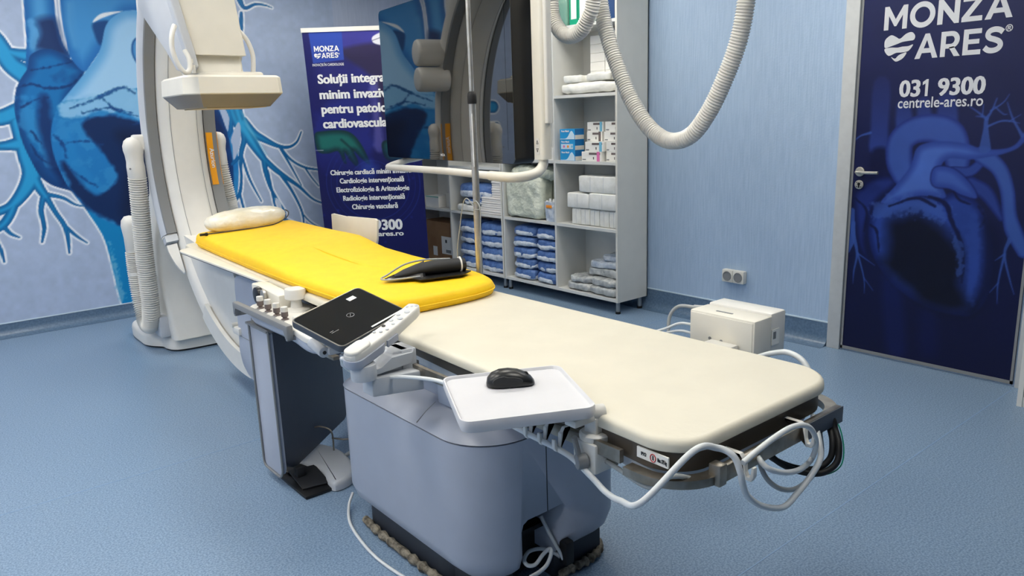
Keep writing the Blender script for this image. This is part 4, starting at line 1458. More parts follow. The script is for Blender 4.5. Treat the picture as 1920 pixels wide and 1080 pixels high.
mb.build('push_button', M['cream'], cm)

# tablet touch screen ---------------------------------------------------------------
tu, tv, tn = Vector((.947, .283, .151)).normalized(), Vector((-.315, .908, .276)), None
tn = tu.cross(tv).normalized()
tv = tn.cross(tu)
TC = Vector((1.055, 2.106, .862))
TM = Matrix(((tu.x, tv.x, tn.x, TC.x), (tu.y, tv.y, tn.y, TC.y), (tu.z, tv.z, tn.z, TC.z), (0, 0, 0, 1)))
tt = thing('touch_screen_tablet', 'dark touch screen tablet tilted on the table side beside the joysticks', 'touch screen', TC, mtx=TM)
mb = MB()
slab(mb, rrect(-.1475, .1475, -.109, .109, .018), -.026, .0, rt=.004, rb=.010)
mb.build('casing', M['dgrey'], tt, local=True)
mb = MB()
slab(mb, rrect(-.1415, .1415, -.103, .103, .014), 0, .0012)
sc_ = mb.build('screen', M['tglass'], tt, local=True)
mb = MB()
pr = rrect(-.1455, .1455, -.107, .107, .017)
mb.tube([(x, y, .0) for x, y in pr] + [(pr[0][0], pr[0][1], 0)], .0016, n=6, sm=False)
mb.build('rim', M['satin'], tt, local=True)
mb = MB()
mb.box(-.1, .0, 0, 0, 0, 0) if False else None
mb.box(.06, .092, .060, .078, .0013, .0018)
mb.build('sticker', M['text'], sc_, local=True)
mb = MB()
mb.box(-.005, .137, -.097, -.091, .0013, .0018)
mb.build('white_bar', M['text'], sc_, local=True)
mb = MB()
mb.tube([(.022 * math.cos(t * PI / 10) * .6, .010 * math.sin(t * PI / 10), .0015) for t in range(21)], .0005, n=5)
mb.tube([(-.005, -.005, .0015), (.005, .005, .0015)], .0005, n=5, sm=False)
mb.build('screen_icon', M['dtext'], sc_, local=True)
mb = MB()
mb.box(-.115, -.085, -.035, -.033, .0013, .0016)
mb.box(-.115, -.10, -.028, -.026, .0013, .0016)
mb.build('screen_text', M['mgrey'], sc_, local=True)
mb = MB()
mb.cyl((.962, 2.20, .772), (.955, 2.10, .764), .0175, bev=.003)
mb.box(.965, 1.06, 2.09, 2.13, .752, .778, bev=.008)
mb.box(1.01, 1.12, 2.04, 2.12, .70, .745, bev=.008)
mb.box(1.03, 1.08, 2.05, 2.11, .74, .84, bev=.004)
hg = mb.build('tilt_hinge', M['lgrey'], tt)
mb = MB()
mb.cyl((.955, 2.102, .764), (.955, 2.098, .7637), .006, n=14)
mb.build('hinge_bolt', M['ink'], hg)

# hand control in its cradle -----------------------------------------------------------
a, b = Vector((.885, 1.80, .815)), Vector((1.185, 1.925, .872))
du = (b - a).normalized()
dn = Vector((-.1, -.15, 1)).normalized()
dv = dn.cross(du).normalized()
dn = du.cross(dv)
HM = Matrix(((du.x, dv.x, dn.x, a.x), (du.y, dv.y, dn.y, a.y), (du.z, dv.z, dn.z, a.z), (0, 0, 0, 1)))
hc = thing('hand_control', 'white handheld remote with round buttons resting in its cradle by the tablet', 'remote control', a, mtx=HM)
L = (b - a).length
mb = MB()
rings = []
for x, wd, z0, z1 in ((0, .010, .010, .020), (.006, .020, .004, .026), (.03, .0265, -.006, .030), (.07, .027, -.010, .030), (.12, .025, -.012, .028), (.2, .024, -.010, .030), (.26, .024, -.002, .034), (.30, .024, .002, .038), (L - .012, .022, .006, .040), (L, .013, .014, .036)):
    rings.append([(x, wd * math.copysign(abs(math.cos(t)) ** .45, math.cos(t)), (z0 + z1) / 2 + (z1 - z0) / 2 * math.copysign(abs(math.sin(t)) ** .45, math.sin(t))) for t in [2 * PI * i / 28 for i in range(28)]])
mb.loft(rings)
hb = mb.build('remote_body', M['white'], hc, local=True)
for x, y, r in ((.135, .012, .0045), (.145, -.004, .005), (.165, -.012, .005), (.178, .010, .006), (.200, -.008, .005), (.215, .010, .007), (.235, -.008, .009), (.25, .008, .006), (.275, -.006, .009), (.300, .010, .005), (.308, -.002, .005), (.315, -.012, .005)):
    zz = .029 + max(0, (x - .2)) * .07
    MB().lathe((x, y, zz), [(.0, 0), (r, 0), (r, .002), (r * .8, .003), (.0, .0026)], n=16).build('button', M['ink'] if x == .178 else M['lgrey'], hb, local=True)
mb = MB()
slab(mb, rrect(-.004, .14, -.032, .032, .028), -.022, .008, rb=.012)
mb.box(.14, .19, -.030, -.024, -.012, .008)
mb.build('cradle', M['bgrey'], hc, local=True)
mb = MB()
slab(mb, [(x, y) for x, y in rrect(.0, .085, -.024, .024, .022)], .024, .034, rt=.006)
mb.build('thumb_cap', M['white'], hb, local=True)
mb = MB()
mb.cyl((.935, 1.815, .755), (.935, 1.815, .80), .036, bev=.004)
mb.prism([(.93, 1.80, .76), (1.10, 1.83, .76), (1.11, 1.83, .80), (1.105, 1.83, .79), (1.03, 1.82, .795), (.99, 1.81, .775), (.93, 1.80, .775)], (0, .06, 0), bev=.004)
mb.prism([(1.00, 1.845, .72), (1.095, 1.845, .715), (1.105, 1.845, .80), (1.05, 1.845, .80), (1.02, 1.845, .765)], (0, .075, 0), bev=.006)
mb.box(1.075, 1.125, 1.84, 1.925, .71, .80, bev=.005)
mb.prism([(.95, 1.80, .70), (1.12, 1.80, .68), (1.12, 1.80, .74), (.95, 1.80, .755)], (0, .06, 0), bev=.006)
mb.build('cradle_bracket', M['lgrey'], hc)
mb = MB()
mb.tube([(.905, 1.80, .80)] + [on(x, y, 'X', v) for x, y, v in ((641, 672, .91), (650, 690, .94), (675, 704, .97), (705, 709, 1.0), (760, 707, 1.02), (828, 716, 1.04), (880, 745, 1.06))] + [(1.08, 1.35, .72)], .0055, n=12)
mb.single('remote_cable', M['cable'], 'white cable drooping from the hand control to under the mouse tray', 'cable')

# mouse tray on its clamp ---------------------------------------------------------------
ru = Vector((.893, -.449, 0)).normalized()
rv = Vector((.449, .893, 0)).normalized()
RC = Vector((1.031, 1.271, .828))
RM = Matrix(((ru.x, rv.x, 0, RC.x), (ru.y, rv.y, 0, RC.y), (0, 0, 1, RC.z), (0, 0, 0, 1)))
tr = thing('mouse_tray', 'square white tray with raised rim held over the table edge by a clamp', 'tray', RC, mtx=RM)
mb = MB()
hs = .149
o1 = rrect(-hs, hs, -hs, hs, .026, 8)
mb.loft([[(x * k, y * k, z) for x, y in o1] for k, z in ((.93, -.018), (.985, -.014), (1.0, -.006), (1.0, .008), (.994, .012), (.972, .012), (.955, .008), (.948, .0055))], cap=True)
mb.build('tray_plate', mat('tray_white', (216, 216, 220), .45), tr, local=True)
mb = MB()
mb.cyl((1.128, 1.115, .700), (1.128, 1.115, .70), .01) if False else None
mb.box(1.10, 1.175, 1.085, 1.155, .672, .742, bev=.005)
mb.lathe((1.137, 1.120, .742), [(.0, 0), (.036, 0), (.037, .004), (.037, .012), (.032, .016), (.0, .016)])
mb.box(1.119, 1.155, 1.102, 1.138, .756, .795, bev=.003)
mb.cyl((1.154, 1.108, .802), (1.108, 1.131, .802), .0185, bev=.003)
mb.box(1.06, 1.13, 1.105, 1.14, .788, .805, bev=.004)
cl = mb.build('clamp_post', M['white'], tr, smooth_angle=30)
MB().box(1.135, 1.150, 1.060, 1.086, .690, .735, bev=.004).build('clamp_jaw', M['satin'], cl)
mb = MB()
mb.cyl((1.101, 1.112, .700), (1.078, 1.122, .700), .018, bev=.003)
mb.tube([(1.086, 1.12, .705), (1.083, 1.124, .73), (1.078, 1.128, .758)], .0065, n=10)
mb.build('clamp_lever', M['mgrey'], cl)

# mouse -----------------------------------------------------------------------------------
ms = thing('computer_mouse', 'black wireless mouse standing on the white tray', 'mouse', (1.062, 1.325, .8335), rz=math.radians(-34))
prof = [(-.057, .008, .008), (-.054, .019, .020), (-.044, .027, .031), (-.026, .0305, .038), (-.004, .0305, .0395), (.018, .0295, .036), (.036, .028, .028), (.049, .024, .018), (.056, .013, .009)]
rings = []
for x, wd, hh in prof:
    r = []
    for i in range(32):
        t = 2 * PI * i / 32
        c, s_ = math.cos(t), math.sin(t)
        if s_ >= 0:
            r.append((x, wd * math.copysign(abs(c) ** .75, c), .004 + (hh - .004) * s_ ** .8))
        else:
            r.append((x, wd * math.copysign(abs(c) ** .75, c), .004 + .003 * s_))
    rings.append(r)
mb = MB()
mb.loft(rings)
bdy = mb.build('mouse_shell', M['gloss'], ms, local=True, smooth_angle=60)
for s_ in (-1, 1):
    mb = MB()
    mb.loft([[(-.008 + .036 * k * math.cos(2 * PI * i / 24), s_ * yy, .0165 + .0125 * k * math.sin(2 * PI * i / 24) * (1.15 if math.cos(2 * PI * i / 24) < 0 else .85)) for i in range(24)] for k, yy in ((1.0, .0255), (.97, .0294), (.75, .0306), (.3, .0312))])
    mb.build('side_grip', M['grip'], bdy, local=True)
MB().cyl((.036, -.003, .0225), (.036, .003, .0225), .0075, n=18).build('scroll_wheel', M['rubber'], bdy, local=True)

# cable clips, loops ------------------------------------------------------------------------
def clip(x, y, z, ax):
    """white plastic hook hanging from the rail"""
    t = thing('cable_clip', 'small white plastic hook gripping the rail', 'cable clip', (x, y, z))
    mb = MB()
    if ax == 'x':
        q = [(0, .006), (0, .012), (-.020, .012), (-.026, .004), (-.026, -.030), (-.034, -.040), (-.046, -.040), (-.052, -.030), (-.052, -.010), (-.046, -.010), (-.046, -.026), (-.043, -.033), (-.036, -.033), (-.032, -.026), (-.032, -.0), (-.020, .006)]
        mb.prism([(a_, -.005, c_) for a_, c_ in q][::-1], (0, .010, 0), bev=.0012)
    else:
        q = [(0.03, .006), (0.03, .012), (-.012, .012), (-.018, .004), (-.018, -.030), (-.026, -.042), (-.040, -.042), (-.046, -.030), (-.046, -.010), (-.040, -.010), (-.040, -.026), (-.037, -.035), (-.028, -.035), (-.024, -.026), (-.024, -.0), (-.012, .006)]
        mb.prism([(-.006, a_, c_) for a_, c_ in q], (.012, 0, 0), bev=.0012)
    mb.build('hook', M['white'], t, local=True)
    return t


for i, (y, l_) in enumerate(((1.275, 'white cable hook on the side rail, hidden half under the mouse tray'), (1.225, 'white cable hook on the side rail, between its two neighbours by the tray'), (1.175, 'white cable hook on the side rail, nearest to the tray clamp'))):
    c_ = clip(1.110, y, .752, 'x')
    c_['label'] = l_
    c_['group'] = 'cable hooks on the side rail'
c_ = clip(1.275, .846, .744, 'y')
c_['label'] = 'white cable hook on the end rail near the table corner'
c_['group'] = 'cable hooks on the end rail'
c_ = clip(1.510, .846, .744, 'y')
c_['label'] = 'white cable hook on the end rail beside the dark rail sleeve'
c_['group'] = 'cable hooks on the end rail'

def Y(x, y, v=.76):
    return on(x, y, 'Y', v + .045)

mb = MB()
mb.tube([(1.10, 1.5, .72), (1.075, 1.35, .722), (1.069, 1.225, .720), (1.072, 1.175, .716), (1.085, 1.14, .70), (1.088, 1.08, .672), (1.075, 1.03, .664), (1.055, .97, .675), (1.04, .90, .705), on(1300, 846, 'Y', .85), on(1345, 840, 'Y', .835), on(1375, 855, 'Y', .81), Y(1388, 885, .752), Y(1392, 905, .752), Y(1402, 930), Y(1430, 949), Y(1468, 951), Y(1495, 925), Y(1522, 890), Y(1538, 860), Y(1537, 835, .77), Y(1530, 800, .80), Y(1525, 780, .83)], .0068, n=14)
mb.single('console_cable', M['cable'], 'white cable along the side rail hanging in a long loop off the table end', 'cable')
mb = MB()
mb.tube([Y(1393, 868, .765), Y(1420, 845, .765), Y(1450, 822, .765), Y(1480, 803, .762), Y(1505, 797, .757), Y(1522, 806, .755), Y(1530, 830, .76), Y(1522, 860, .78), Y(1500, 880), Y(1470, 886), Y(1440, 878), Y(1422, 858, .79), Y(1420, 842, .83)], .0062, n=14)
mb.single('looped_cable', M['cable'], 'white cable looping between the two hooks at the foot end', 'cable')
mb = MB()
mb.tube([Y(1425, 845, .83), Y(1425, 870, .82), Y(1440, 900, .80), Y(1465, 917, .79), Y(1495, 915, .79), Y(1525, 890, .80), Y(1540, 855, .81), Y(1538, 815, .82), Y(1535, 785, .84)], .0058, n=12)
mb.single('slack_cable', M['gcable'], 'greyish white cable sagging below the end rail behind the other loops', 'cable')
mb = MB()
mb.tube([(1.16, 1.25, .70), (1.13, 1.05, .695), (1.12, .95, .69), on(1260, 893, 'Y', .89), on(1310, 899, 'Y', .875), on(1350, 893, 'Y', .86), on(1385, 875, 'Y', .845)], .0055, n=12)
mb.single('under_table_cable', M['gcable'], 'pale cable hanging just under the table corner', 'cable')
for (dx, dy, l_) in ((0, 0, 'thick black cable hanging in a loop under the table foot end, outer of two'), (-12, -8, 'thick black cable hanging in a loop under the table foot end, inner of two')):
    mb = MB()
    X_ = lambda x, y, v: on(x + dx, y + dy, 'X', v)
    mb.tube([X_(1440, 828, 1.50), X_(1440, 846, 1.50), X_(1462, 868, 1.52), X_(1500, 884, 1.55), X_(1540, 887, 1.58), X_(1568, 868, 1.61), X_(1573, 835, 1.63), X_(1566, 805, 1.65), X_(1558, 785, 1.65), Vector((1.63, .875, .70))], .0075, n=12)
    mb.single('black_cable', M['rubber'], l_, 'cable', 'black cables under the table end')
mb = MB()
mb.tube([Vector((1.64, .875, .70)), on(1566, 790, 'X', 1.67), on(1581, 830, 'X', 1.66), on(1578, 870, 'X', 1.64), on(1555, 888, 'X', 1.60), on(1520, 890, 'X', 1.58)], .0016, n=8)
mb.single('earth_wire', M['green'], 'thin green wire beside the black cables at the table end', 'wire')

# injector box on the far rail ---------------------------------------------------------------
bx = thing('equipment_box', 'white boxy device with two screws mounted on the far side of the table', 'equipment box', (2.03, 1.38, .60))
mb = MB()
mb.box(1.955, 2.05, 1.248, 1.49, .66, .822, bev=.007)
mb.build('front_housing', M['cream'], bx)
mb = MB()
mb.box(2.052, 2.135, 1.252, 1.488, .69, .828, bev=.008)
mb.build('rear_housing', M['white'], bx)
mb = MB()
mb.box(1.9525, 1.956, 1.255, 1.483, .668, .815, bev=.002)
fp = mb.build('front_panel', M['cream'], bx)
mb = MB()
for q_ in (on(1331, 634, 'X', 1.952), on(1352, 640, 'X', 1.952)):
    mb.cyl(q_, q_ - Vector((.0015, 0, 0)), .0055, n=14)
mb.build('panel_screw', M['mgrey'], fp)
MB().box(1.985, 1.992, 1.35, 1.41, .8215, .8235).build('top_slot', M['mgrey'], bx)
lb = MB().box(2.055, 2.095, 1.2495, 1.2525, .725, .775).build('rating_label', M['paper'], bx)
MB().box(2.060, 2.075, 1.2485, 1.2496, .745, .768).build('label_print', M['mgrey'], lb)
MB().box(1.965, 2.05, 1.255, 1.42, .60, .665, bev=.006).build('foot_block', M['cream'], bx)
MB().box(1.78, 1.95, 1.30, 1.40, .70, .74, bev=.004).build('mount_arm', M['white'], bx)
mb = MB()
mb.cyl((2.06, 1.49, .80), (2.05, 1.545, .80), .012, .008, n=14)
mb.tube([(2.05, 1.54, .80), (2.04, 1.60, .795), (2.03, 1.63, .76), (2.02, 1.63, .70), (2.0, 1.61, .62), (1.95, 1.60, .56)], .006, n=10)
mb.single('power_lead', M['gcable'], 'grey lead with moulded plug leaving the rear of the white device', 'cable')
mb = MB()
mb.tube([(1.97, 1.489, .765), (1.965, 1.54, .76), (1.95, 1.60, .73), (1.90, 1.68, .70), (1.85, 1.72, .68)], .0045, n=10)
mb.single('signal_lead', M['cable'], 'thin white lead leaving the side of the white device, upper of two', 'cable')
mb = MB()
mb.tube([(1.97, 1.489, .735), (1.965, 1.54, .735), (1.95, 1.60, .715), (1.90, 1.67, .69), (1.85, 1.70, .665)], .0045, n=10)
mb.single('signal_lead', M['cable'], 'thin white lead leaving the side of the white device, lower of two', 'cable')
mb = MB()
mb.tube([(1.93, 1.262, .70), (1.90, 1.20, .735), (1.88, 1.14, .765), (1.86, 1.08, .785), (1.85, 1.03, .775), (1.84, 1.00, .74), (1.82, .99, .69)], .008, n=12)
mb.single('arched_cable', M['cable'], 'thick white cable arching up beyond the far edge of the table', 'cable')

# lead curtain and foot switch ----------------------------------------------------------------
lc = thing('radiation_shield', 'hanging two-leaf grey lead curtain below the control console', 'radiation shield', (1.10, 2.95, .05))
mb = MB()
P = [(1.050, y, z) for y, z in rrect(2.805, 2.995, .05, .665, [.045, .02, .01, .01], 6)]
mb.prism(P, (.016, 0, 0), bev=.003)
lf = mb.build('front_leaf', M['bgrey'], lc)
mb = MB()
P = [(1.047, y, z) for y, z in rrect(2.800, 3.0, .045, .67, [.05, .025, .01, .01], 6)]
mb.tube(P + [P[0]], .005, n=8, sm=False)
mb.build('leaf_edging', M['mgrey'], lf)
dirv = Vector((.60, .50, 0)).normalized()
A = Vector((1.066, 2.81, 0))
mb = MB()
out2 = rrect(0, .62, .055, .665, [.10, .03, .01, .01], 8)
nrm = Vector((dirv.y, -dirv.x, 0))
mb.prism([A + dirv * u_ + Vector((0, 0, z_)) for u_, z_ in out2], nrm * -.02, bev=.004)
mb.build('rear_leaf', M['slate'], lc)
MB().box(1.04, 1.10, 2.80, 3.02, .664, .672).build('hanger', M['mgrey'], lc)

fs_ = thing('foot_switch', 'low grey foot switch with a black pedal on the floor beside the pedestal', 'foot switch', (1.2, 2.8, 0))
mb = MB()
out = [(1.195, 2.64), (1.275, 2.655), (1.33, 2.74), (1.36, 2.87), (1.35, 2.98), (1.31, 3.06), (1.24, 3.10), (1.17, 3.08), (1.12, 3.03), (1.17, 2.93), (1.21, 2.80), (1.19, 2.70)]
P = [(p.x, p.y) for p in smooth([(x, y, 0) for x, y in out], 4, True)]
slab(mb, P, .004, .045, rt=.022)
mb.build('switch_housing', M['lgrey'], fs_)
MB().box(1.075, 1.235, 2.66, 3.03, .002, .014, bev=.003, m=None).build('pedal_base', M['black'], fs_)
mb = MB()
mb.prism([(1.09, 2.72, .016), (1.20, 2.70, .016), (1.21, 2.86, .034), (1.10, 2.88, .034)], (0, 0, .006), bev=.002)
mb.build('pedal', M['grip'], fs_)
mb = MB()
mb.prism([(1.10, 2.89, .022), (1.21, 2.87, .022), (1.18, 3.0, .030), (1.10, 3.01, .030)], (0, 0, .006), bev=.002)
mb.build('pedal', M['black'], fs_)
MB().box(1.105, 1.145, 2.80, 2.84, .03, .075, bev=.008).build('pedal_stop', M['grip'], fs_)
MB().tube([(1.33, 2.92, .04), (1.33, 2.93, .13), (1.30, 2.97, .15), (1.27, 3.0, .145)], .004, n=8).build('carry_loop', M['satin'], fs_)
MB().tube([(1.33, 2.93, .10), (1.37, 2.88, .098), (1.42, 2.86, .10)], .004, n=8).build('carry_loop', M['satin'], fs_)
mb = MB()
mb.tube([(1.35, 2.88, .02), (1.37, 2.82, .06), (1.42, 2.78, .08), (1.5, 2.75, .05)], .009, n=10)
mb.single('switch_cable', M['gcable'], 'grey cable leaving the foot switch behind the pedestal', 'cable')

# cables at the pedestal ----------------------------------------------------------------------
mb = MB()
mb.tube([(1.20, 2.50, .05), (1.165, 2.47, .02), (1.12, 2.38, .007), (1.09, 2.25, .007), (1.075, 2.1, .007), (1.085, 1.95, .007), (1.11, 1.82, .007), (1.15, 1.68, .007), (1.22, 1.56, .007), (1.32, 1.50, .01)], .0055, n=12)
mb.single('floor_cable', M['cable'], 'white cable lying on the floor round the pedestal base', 'cable')
mb = MB()
mb.tube([on(1014, 968, 'Y', 1.64), on(1030, 1000, 'Y', 1.61), on(1047, 1030, 'Y', 1.58), on(1056, 1048, 'Y', 1.57)], .006, n=12, sm=False)
mb.single('pedestal_cable', M['cable'], 'straight grey white cable crossing the opening in the pedestal', 'cable')
mb = MB()
mb.tube([on(x, y, 'Y', v) for x, y, v in ((1052, 1045, 1.60), (1038, 1036, 1.62), (1015, 1029, 1.64), (992, 1034, 1.63), (983, 1050, 1.60), (990, 1060, 1.58), (1004, 1058, 1.57), (1018, 1040, 1.57), (1030, 1029, 1.57), (1034, 1036, 1.56), (1026, 1058, 1.55), (1012, 1072, 1.54), (995, 1082, 1.53))], .0062, n=12)
mb.single('coiled_cable', M['cable'], 'white cable coiled in the opening at the pedestal base', 'cable')
MB().box(1.44, 1.475, 1.55, 1.585, .075, .155, bev=.006).single('cable_clamp', M['rubber'], 'small black clamp on the white cables at the pedestal opening', 'cable holder')


# ------------------------------------------------------------------ large monitor on its frame
MR = math.radians(-6.5)
mo = thing('monitor', 'very large black monitor with glossy dark screen hanging in a white handle frame', 'monitor', (2.229, 2.713, 1.2), rz=MR)
ML = Matrix.Translation((0, 0, -1.2))


def mpart(mb, name, m, parent=mo, **k):
    mb.bm.transform(ML)
    return mb.build(name, m, parent, local=True, **k)


def face(y0, y1, z0, z1, r, x0, x1, bev=0):
    return MB().prism([(x0, y, z) for y, z in rrect(y0, y1, z0, z1, r, 6)], (x1 - x0, 0, 0), bev=bev)


MY0, MY1, MZ0, MZ1 = -.030, 1.385, 1.240, 2.08
mpart(face(MY0, MY1, MZ0, MZ1, .03, .003, .11, .008), 'casing', M['black'])
mpart(face(MY0 + .05, MY1 - .05, MZ0 + .05, MZ1 - .05, .02, .105, .17, .01), 'back_cover', M['grip'])
mpart(face(MY0 + .002, MY1 - .002, MZ0 + .002, MZ1 - .002, .028, 0, .004), 'front_glass', M['glass'], smooth_angle=0)
mpart(face(MY0 + .055, MY1 - .045, MZ0 + .062, MZ1 - .05, .003, -.0006, .001), 'display', M['display'], smooth_angle=0)
mw = wm(mo) @ ML
text('maker_mark', 'NCA', mw @ Vector((-.001, .692, 1.262)), mw @ Vector((-.001, .642, 1.262)), .013, M['dtext'], mo, mw.to_3x3() @ Vector((-1, 0, 0)), .05, .001)
mb = MB()
mb.loft([[(x, y, z) for x, y in rrect(.072, .128, -.150, -.068, .018, 5)] for z in (1.26, 2.64)])
vt = mpart(mb, 'upright', M['cream'])
mpart(MB().loft([[(x, y, z) for x, y in rrect(.084, .118, -.172, -.148, .008, 4)] for z in (1.42, 2.64)]), 'cable_cover', M['white'], vt)
mb = MB()
mb.tube([(.10, -.11, 1.27), (.095, -.113, 1.235), (.055, -.125, 1.205), (-.01, -.132, 1.192), (-.062, -.105, 1.189), (-.08, -.03, 1.190), (-.08, .06, 1.191)], .0225, n=18)
mpart(mb, 'lower_bend', M['cream'])
mb = MB()
mb.tube([(-.08, .04, 1.191), (-.08, .5, 1.195), (-.08, 1.16, 1.190)], .0185, n=18)
mb.tube([(-.08, 1.15, 1.190), (-.078, 1.205, 1.190), (-.055, 1.245, 1.193), (-.01, 1.25, 1.205), (.06, 1.24, 1.222), (.15, 1.24, 1.235), (.19, 1.24, 1.27)], .0185, n=18)
mpart(mb, 'handle_bar', M['white'])
mb = MB()
mb.box(.172, .21, -.10, 1.30, 1.95, 2.02)
mb.box(.11, .18, -.13, -.08, 1.95, 2.02)
mb.loft([[(x, y, z) for x, y in rrect(.172, .225, 1.21, 1.28, .01, 4)] for z in (1.25, 2.64)])
mpart(mb, 'rear_crossbar', M['white'])
mb = MB()
cy = -.109
mb.prism([(.0715, y, z) for y, z in rrect(cy - .014, cy + .014, 1.283, 1.355, .006, 4)], (-.0015, 0, 0))
mb.slot = 1
for zc_, s_ in ((1.337, 1), (1.302, -1)):
    tri = [(.0693, cy - .0075, zc_ - .007 * s_), (.0693, cy + .0075, zc_ - .007 * s_), (.0693, cy, zc_ + .008 * s_)]
    mb.tube(tri + [tri[0]], .0013, n=6, sm=False)
mpart(mb, 'button_panel', [M['white'], M['ink']], vt)

# corrugated ceiling hoses --------------------------------------------------------------------
def hang(name, px, X, r, label):
    mb = MB()
    pts = [on(x, y, 'X', X) for x, y in px]
    pts = [Vector((pts[0].x, pts[0].y + .02, ZC - .01))] + pts + [Vector((pts[-1].x, pts[-1].y, ZC - .01))]
    mb.tube(pts, r, n=22, step=.0026, rf=corrug(.0125, .0030, r))
    return mb.single(name, M['hose'], label, 'hose')


hang('cable_hose', [(1118, -120), (1126, 3), (1140, 70), (1160, 130), (1185, 190), (1218, 240), (1255, 264), (1295, 254), (1330, 208), (1362, 140), (1385, 75), (1399, 3), (1412, -120)], 2.9, .037, 'long white corrugated hose hanging in a deep loop in front of the blue wall')
hang('cable_hose', [(1030, -90), (1034, 3), (1038, 36), (1052, 60), (1070, 68), (1090, 57), (1103, 32), (1112, 3), (1120, -90)], 2.80, .036, 'short white corrugated hose loop between the monitor frame and the shelves')

# ------------------------------------------------------------------ roll up banner
un = Vector((math.cos(YAW), -math.sin(YAW), 0))
tl = math.radians(6)
vn = Vector((-math.sin(YAW) * math.sin(tl), -math.cos(YAW) * math.sin(tl), math.cos(tl)))
B0 = EYE + ray(700, 430) * 6.62
bn = un.cross(vn)          # towards the camera
BU0, BU1, BV0, BV1 = -.425, .468, -.44, 1.655


def bpx(x, y):
    q = onp(x, y, B0, bn) - B0
    return (q.dot(un), q.dot(vn))


ba = Art(BU0, BU1, BV0, BV1, .005, (16, 18, 96))
gv = np.clip((ba.V - BV0) / (BV1 - BV0), 0, 1)[..., None]
ba.c = np.array([6, 8, 66.]) * (1 - gv) + np.array([44, 46, 128.]) * gv
b1, b2 = ba.noise(.35, 4), ba.noise(.09, 4)
ba.c = ba.c * (.72 + .56 * b1)[..., None]
# folds of the gowns, dark gap between them
for a in ([(560, 90, 30), (585, 200, 34), (600, 300, 30)],):
    ba.fill(st(ba, bpx, a, .0035), (14, 16, 88), .12, .7)
ba.fill(ba.poly([bpx(*p) for p in [(590, 60), (700, 50), (708, 95), (640, 100), (600, 80)]]) + (b2 - .5) * .05, (70, 66, 160), .05, .6)
ba.fill(ba.poly([bpx(*p) for p in [(640, 92), (720, 84), (730, 150), (722, 230), (700, 150), (650, 110)]]), (44, 36, 62), .04, .8)
ba.fill(ba.poly([bpx(*p) for p in [(590, 230), (640, 180), (690, 200), (700, 260), (690, 330), (610, 330)]]) + (b2 - .5) * .1, (30, 40, 130), .06, .7)
ba.fill(st(ba, bpx, [(700, 150, 6), (706, 220, 8), (712, 280, 8)], .0045) + (b2 - .5) * .05, (120, 116, 190), .04, .5)
glove = ba.poly([bpx(*p) for p in [(590, 252), (605, 246), (640, 244), (662, 252), (680, 275), (694, 305), (690, 308), (676, 296), (664, 284), (672, 304), (668, 312), (656, 300), (646, 286), (650, 306), (644, 304), (634, 284), (615, 288), (596, 284)]], 4)
ba.shade(glove, (8, 50, 54), (24, 104, 98), .06, feather=.012)
ba.fill(st(ba, bpx, [(640, 262, 2), (660, 280, 2)], .004), (4, 30, 40), .02, .7)
g2 = ba.poly([bpx(*p) for p in [(716, 268), (735, 262), (760, 270), (770, 300), (740, 304), (722, 296)]])
ba.shade(g2, (6, 40, 48), (16, 76, 80), .05, feather=.012)
ba.fill(st(ba, bpx, [(592, 282, .6), (606, 282, .6)], .004), (190, 190, 200), .006)
# lamp head at the top right
ba.fill(ba.poly([bpx(*p) for p in [(697, 72), (702, 66), (716, 60), (722, 66), (720, 82), (712, 84), (700, 80)]], 4), (224, 224, 232), .008)
ba.fill(st(ba, bpx, [(698, 76, .5), (706, 73, .5), (714, 70, .5)], .004), (60, 60, 90), .006)
ba.fill(ba.poly([bpx(*p) for p in [(578, 57), (640, 54), (645, 112), (587, 119)]], 0), (44, 72, 166), .006)
# faint rings and glow at the bottom
cu, cv = bpx(700, 345)
rr_ = np.hypot(ba.U - cu, ba.V - cv)
low = np.clip((.75 - ba.V) / .3, 0, 1)
ba.fill(rr_ * 0 - 1, (10, 14, 84), .01, .75 * np.clip((.72 - ba.V) / .25, 0, 1))
for q_, a_ in ((.20, .35), (.31, .3), (.36, .2), (.40, .3)):
    ba.fill(np.abs(rr_ - q_) - .0035, (50, 100, 200), .006, a_ * low)
ba.fill(np.hypot(ba.U - bpx(690, 318)[0], ba.V - bpx(690, 318)[1]) - .08 + (b2 - .5) * .06, (50, 90, 190), .08, .5)
for k in range(26):
    aa = ba.rng.rand() * 6.28
    q_ = .3 + ba.rng.rand() * .25
    ba.fill(np.hypot(ba.U - cu - q_ * math.cos(aa), ba.V - cv - q_ * math.sin(aa)) - .008, (30, 60, 170), .02, .4 * low)
bt = thing('roll_up_banner', 'tall dark blue roll-up advertising banner leaning in the corner behind the monitor', 'banner', B0 + vn * (BV0 - .085))
P0b = np.array(B0)
bs = ba.build('banner_sheet', paint_mat('banner_print', .4, .4), lambda u, v: P0b + np.outer(u, np.array(un)) + np.outer(v, np.array(vn)), bt)
so = bs.modifiers.new('thickness', 'SOLIDIFY')
so.thickness = .002


def bpt(u, v, d=0):
    return B0 + un * u + vn * v + bn * d


mb = MB()
mb.prism([bpt(BU0 - .006, BV1 - .01, -.008), bpt(BU1 + .006, BV1 - .01, -.008), bpt(BU1 + .006, BV1 - .01, .006), bpt(BU0 - .006, BV1 - .01, .006)], vn * .034)
mb.build('top_rail', M['white'], bt)
mb = MB()
mb.prism([bpt(BU0 - .01, BV0 - .08, -.05), bpt(BU1 + .01, BV0 - .08, -.05), bpt(BU1 + .01, BV0 - .08, .05), bpt(BU0 - .01, BV0 - .08, .05)], vn * .085, bev=.012)
mb.build('base_cassette', M['alu'], bt)
MB().cyl(bpt(.02, BV0 - .02, -.03), bpt(.02, BV1, -.014), .009).build('support_pole', M['alu'], bt)


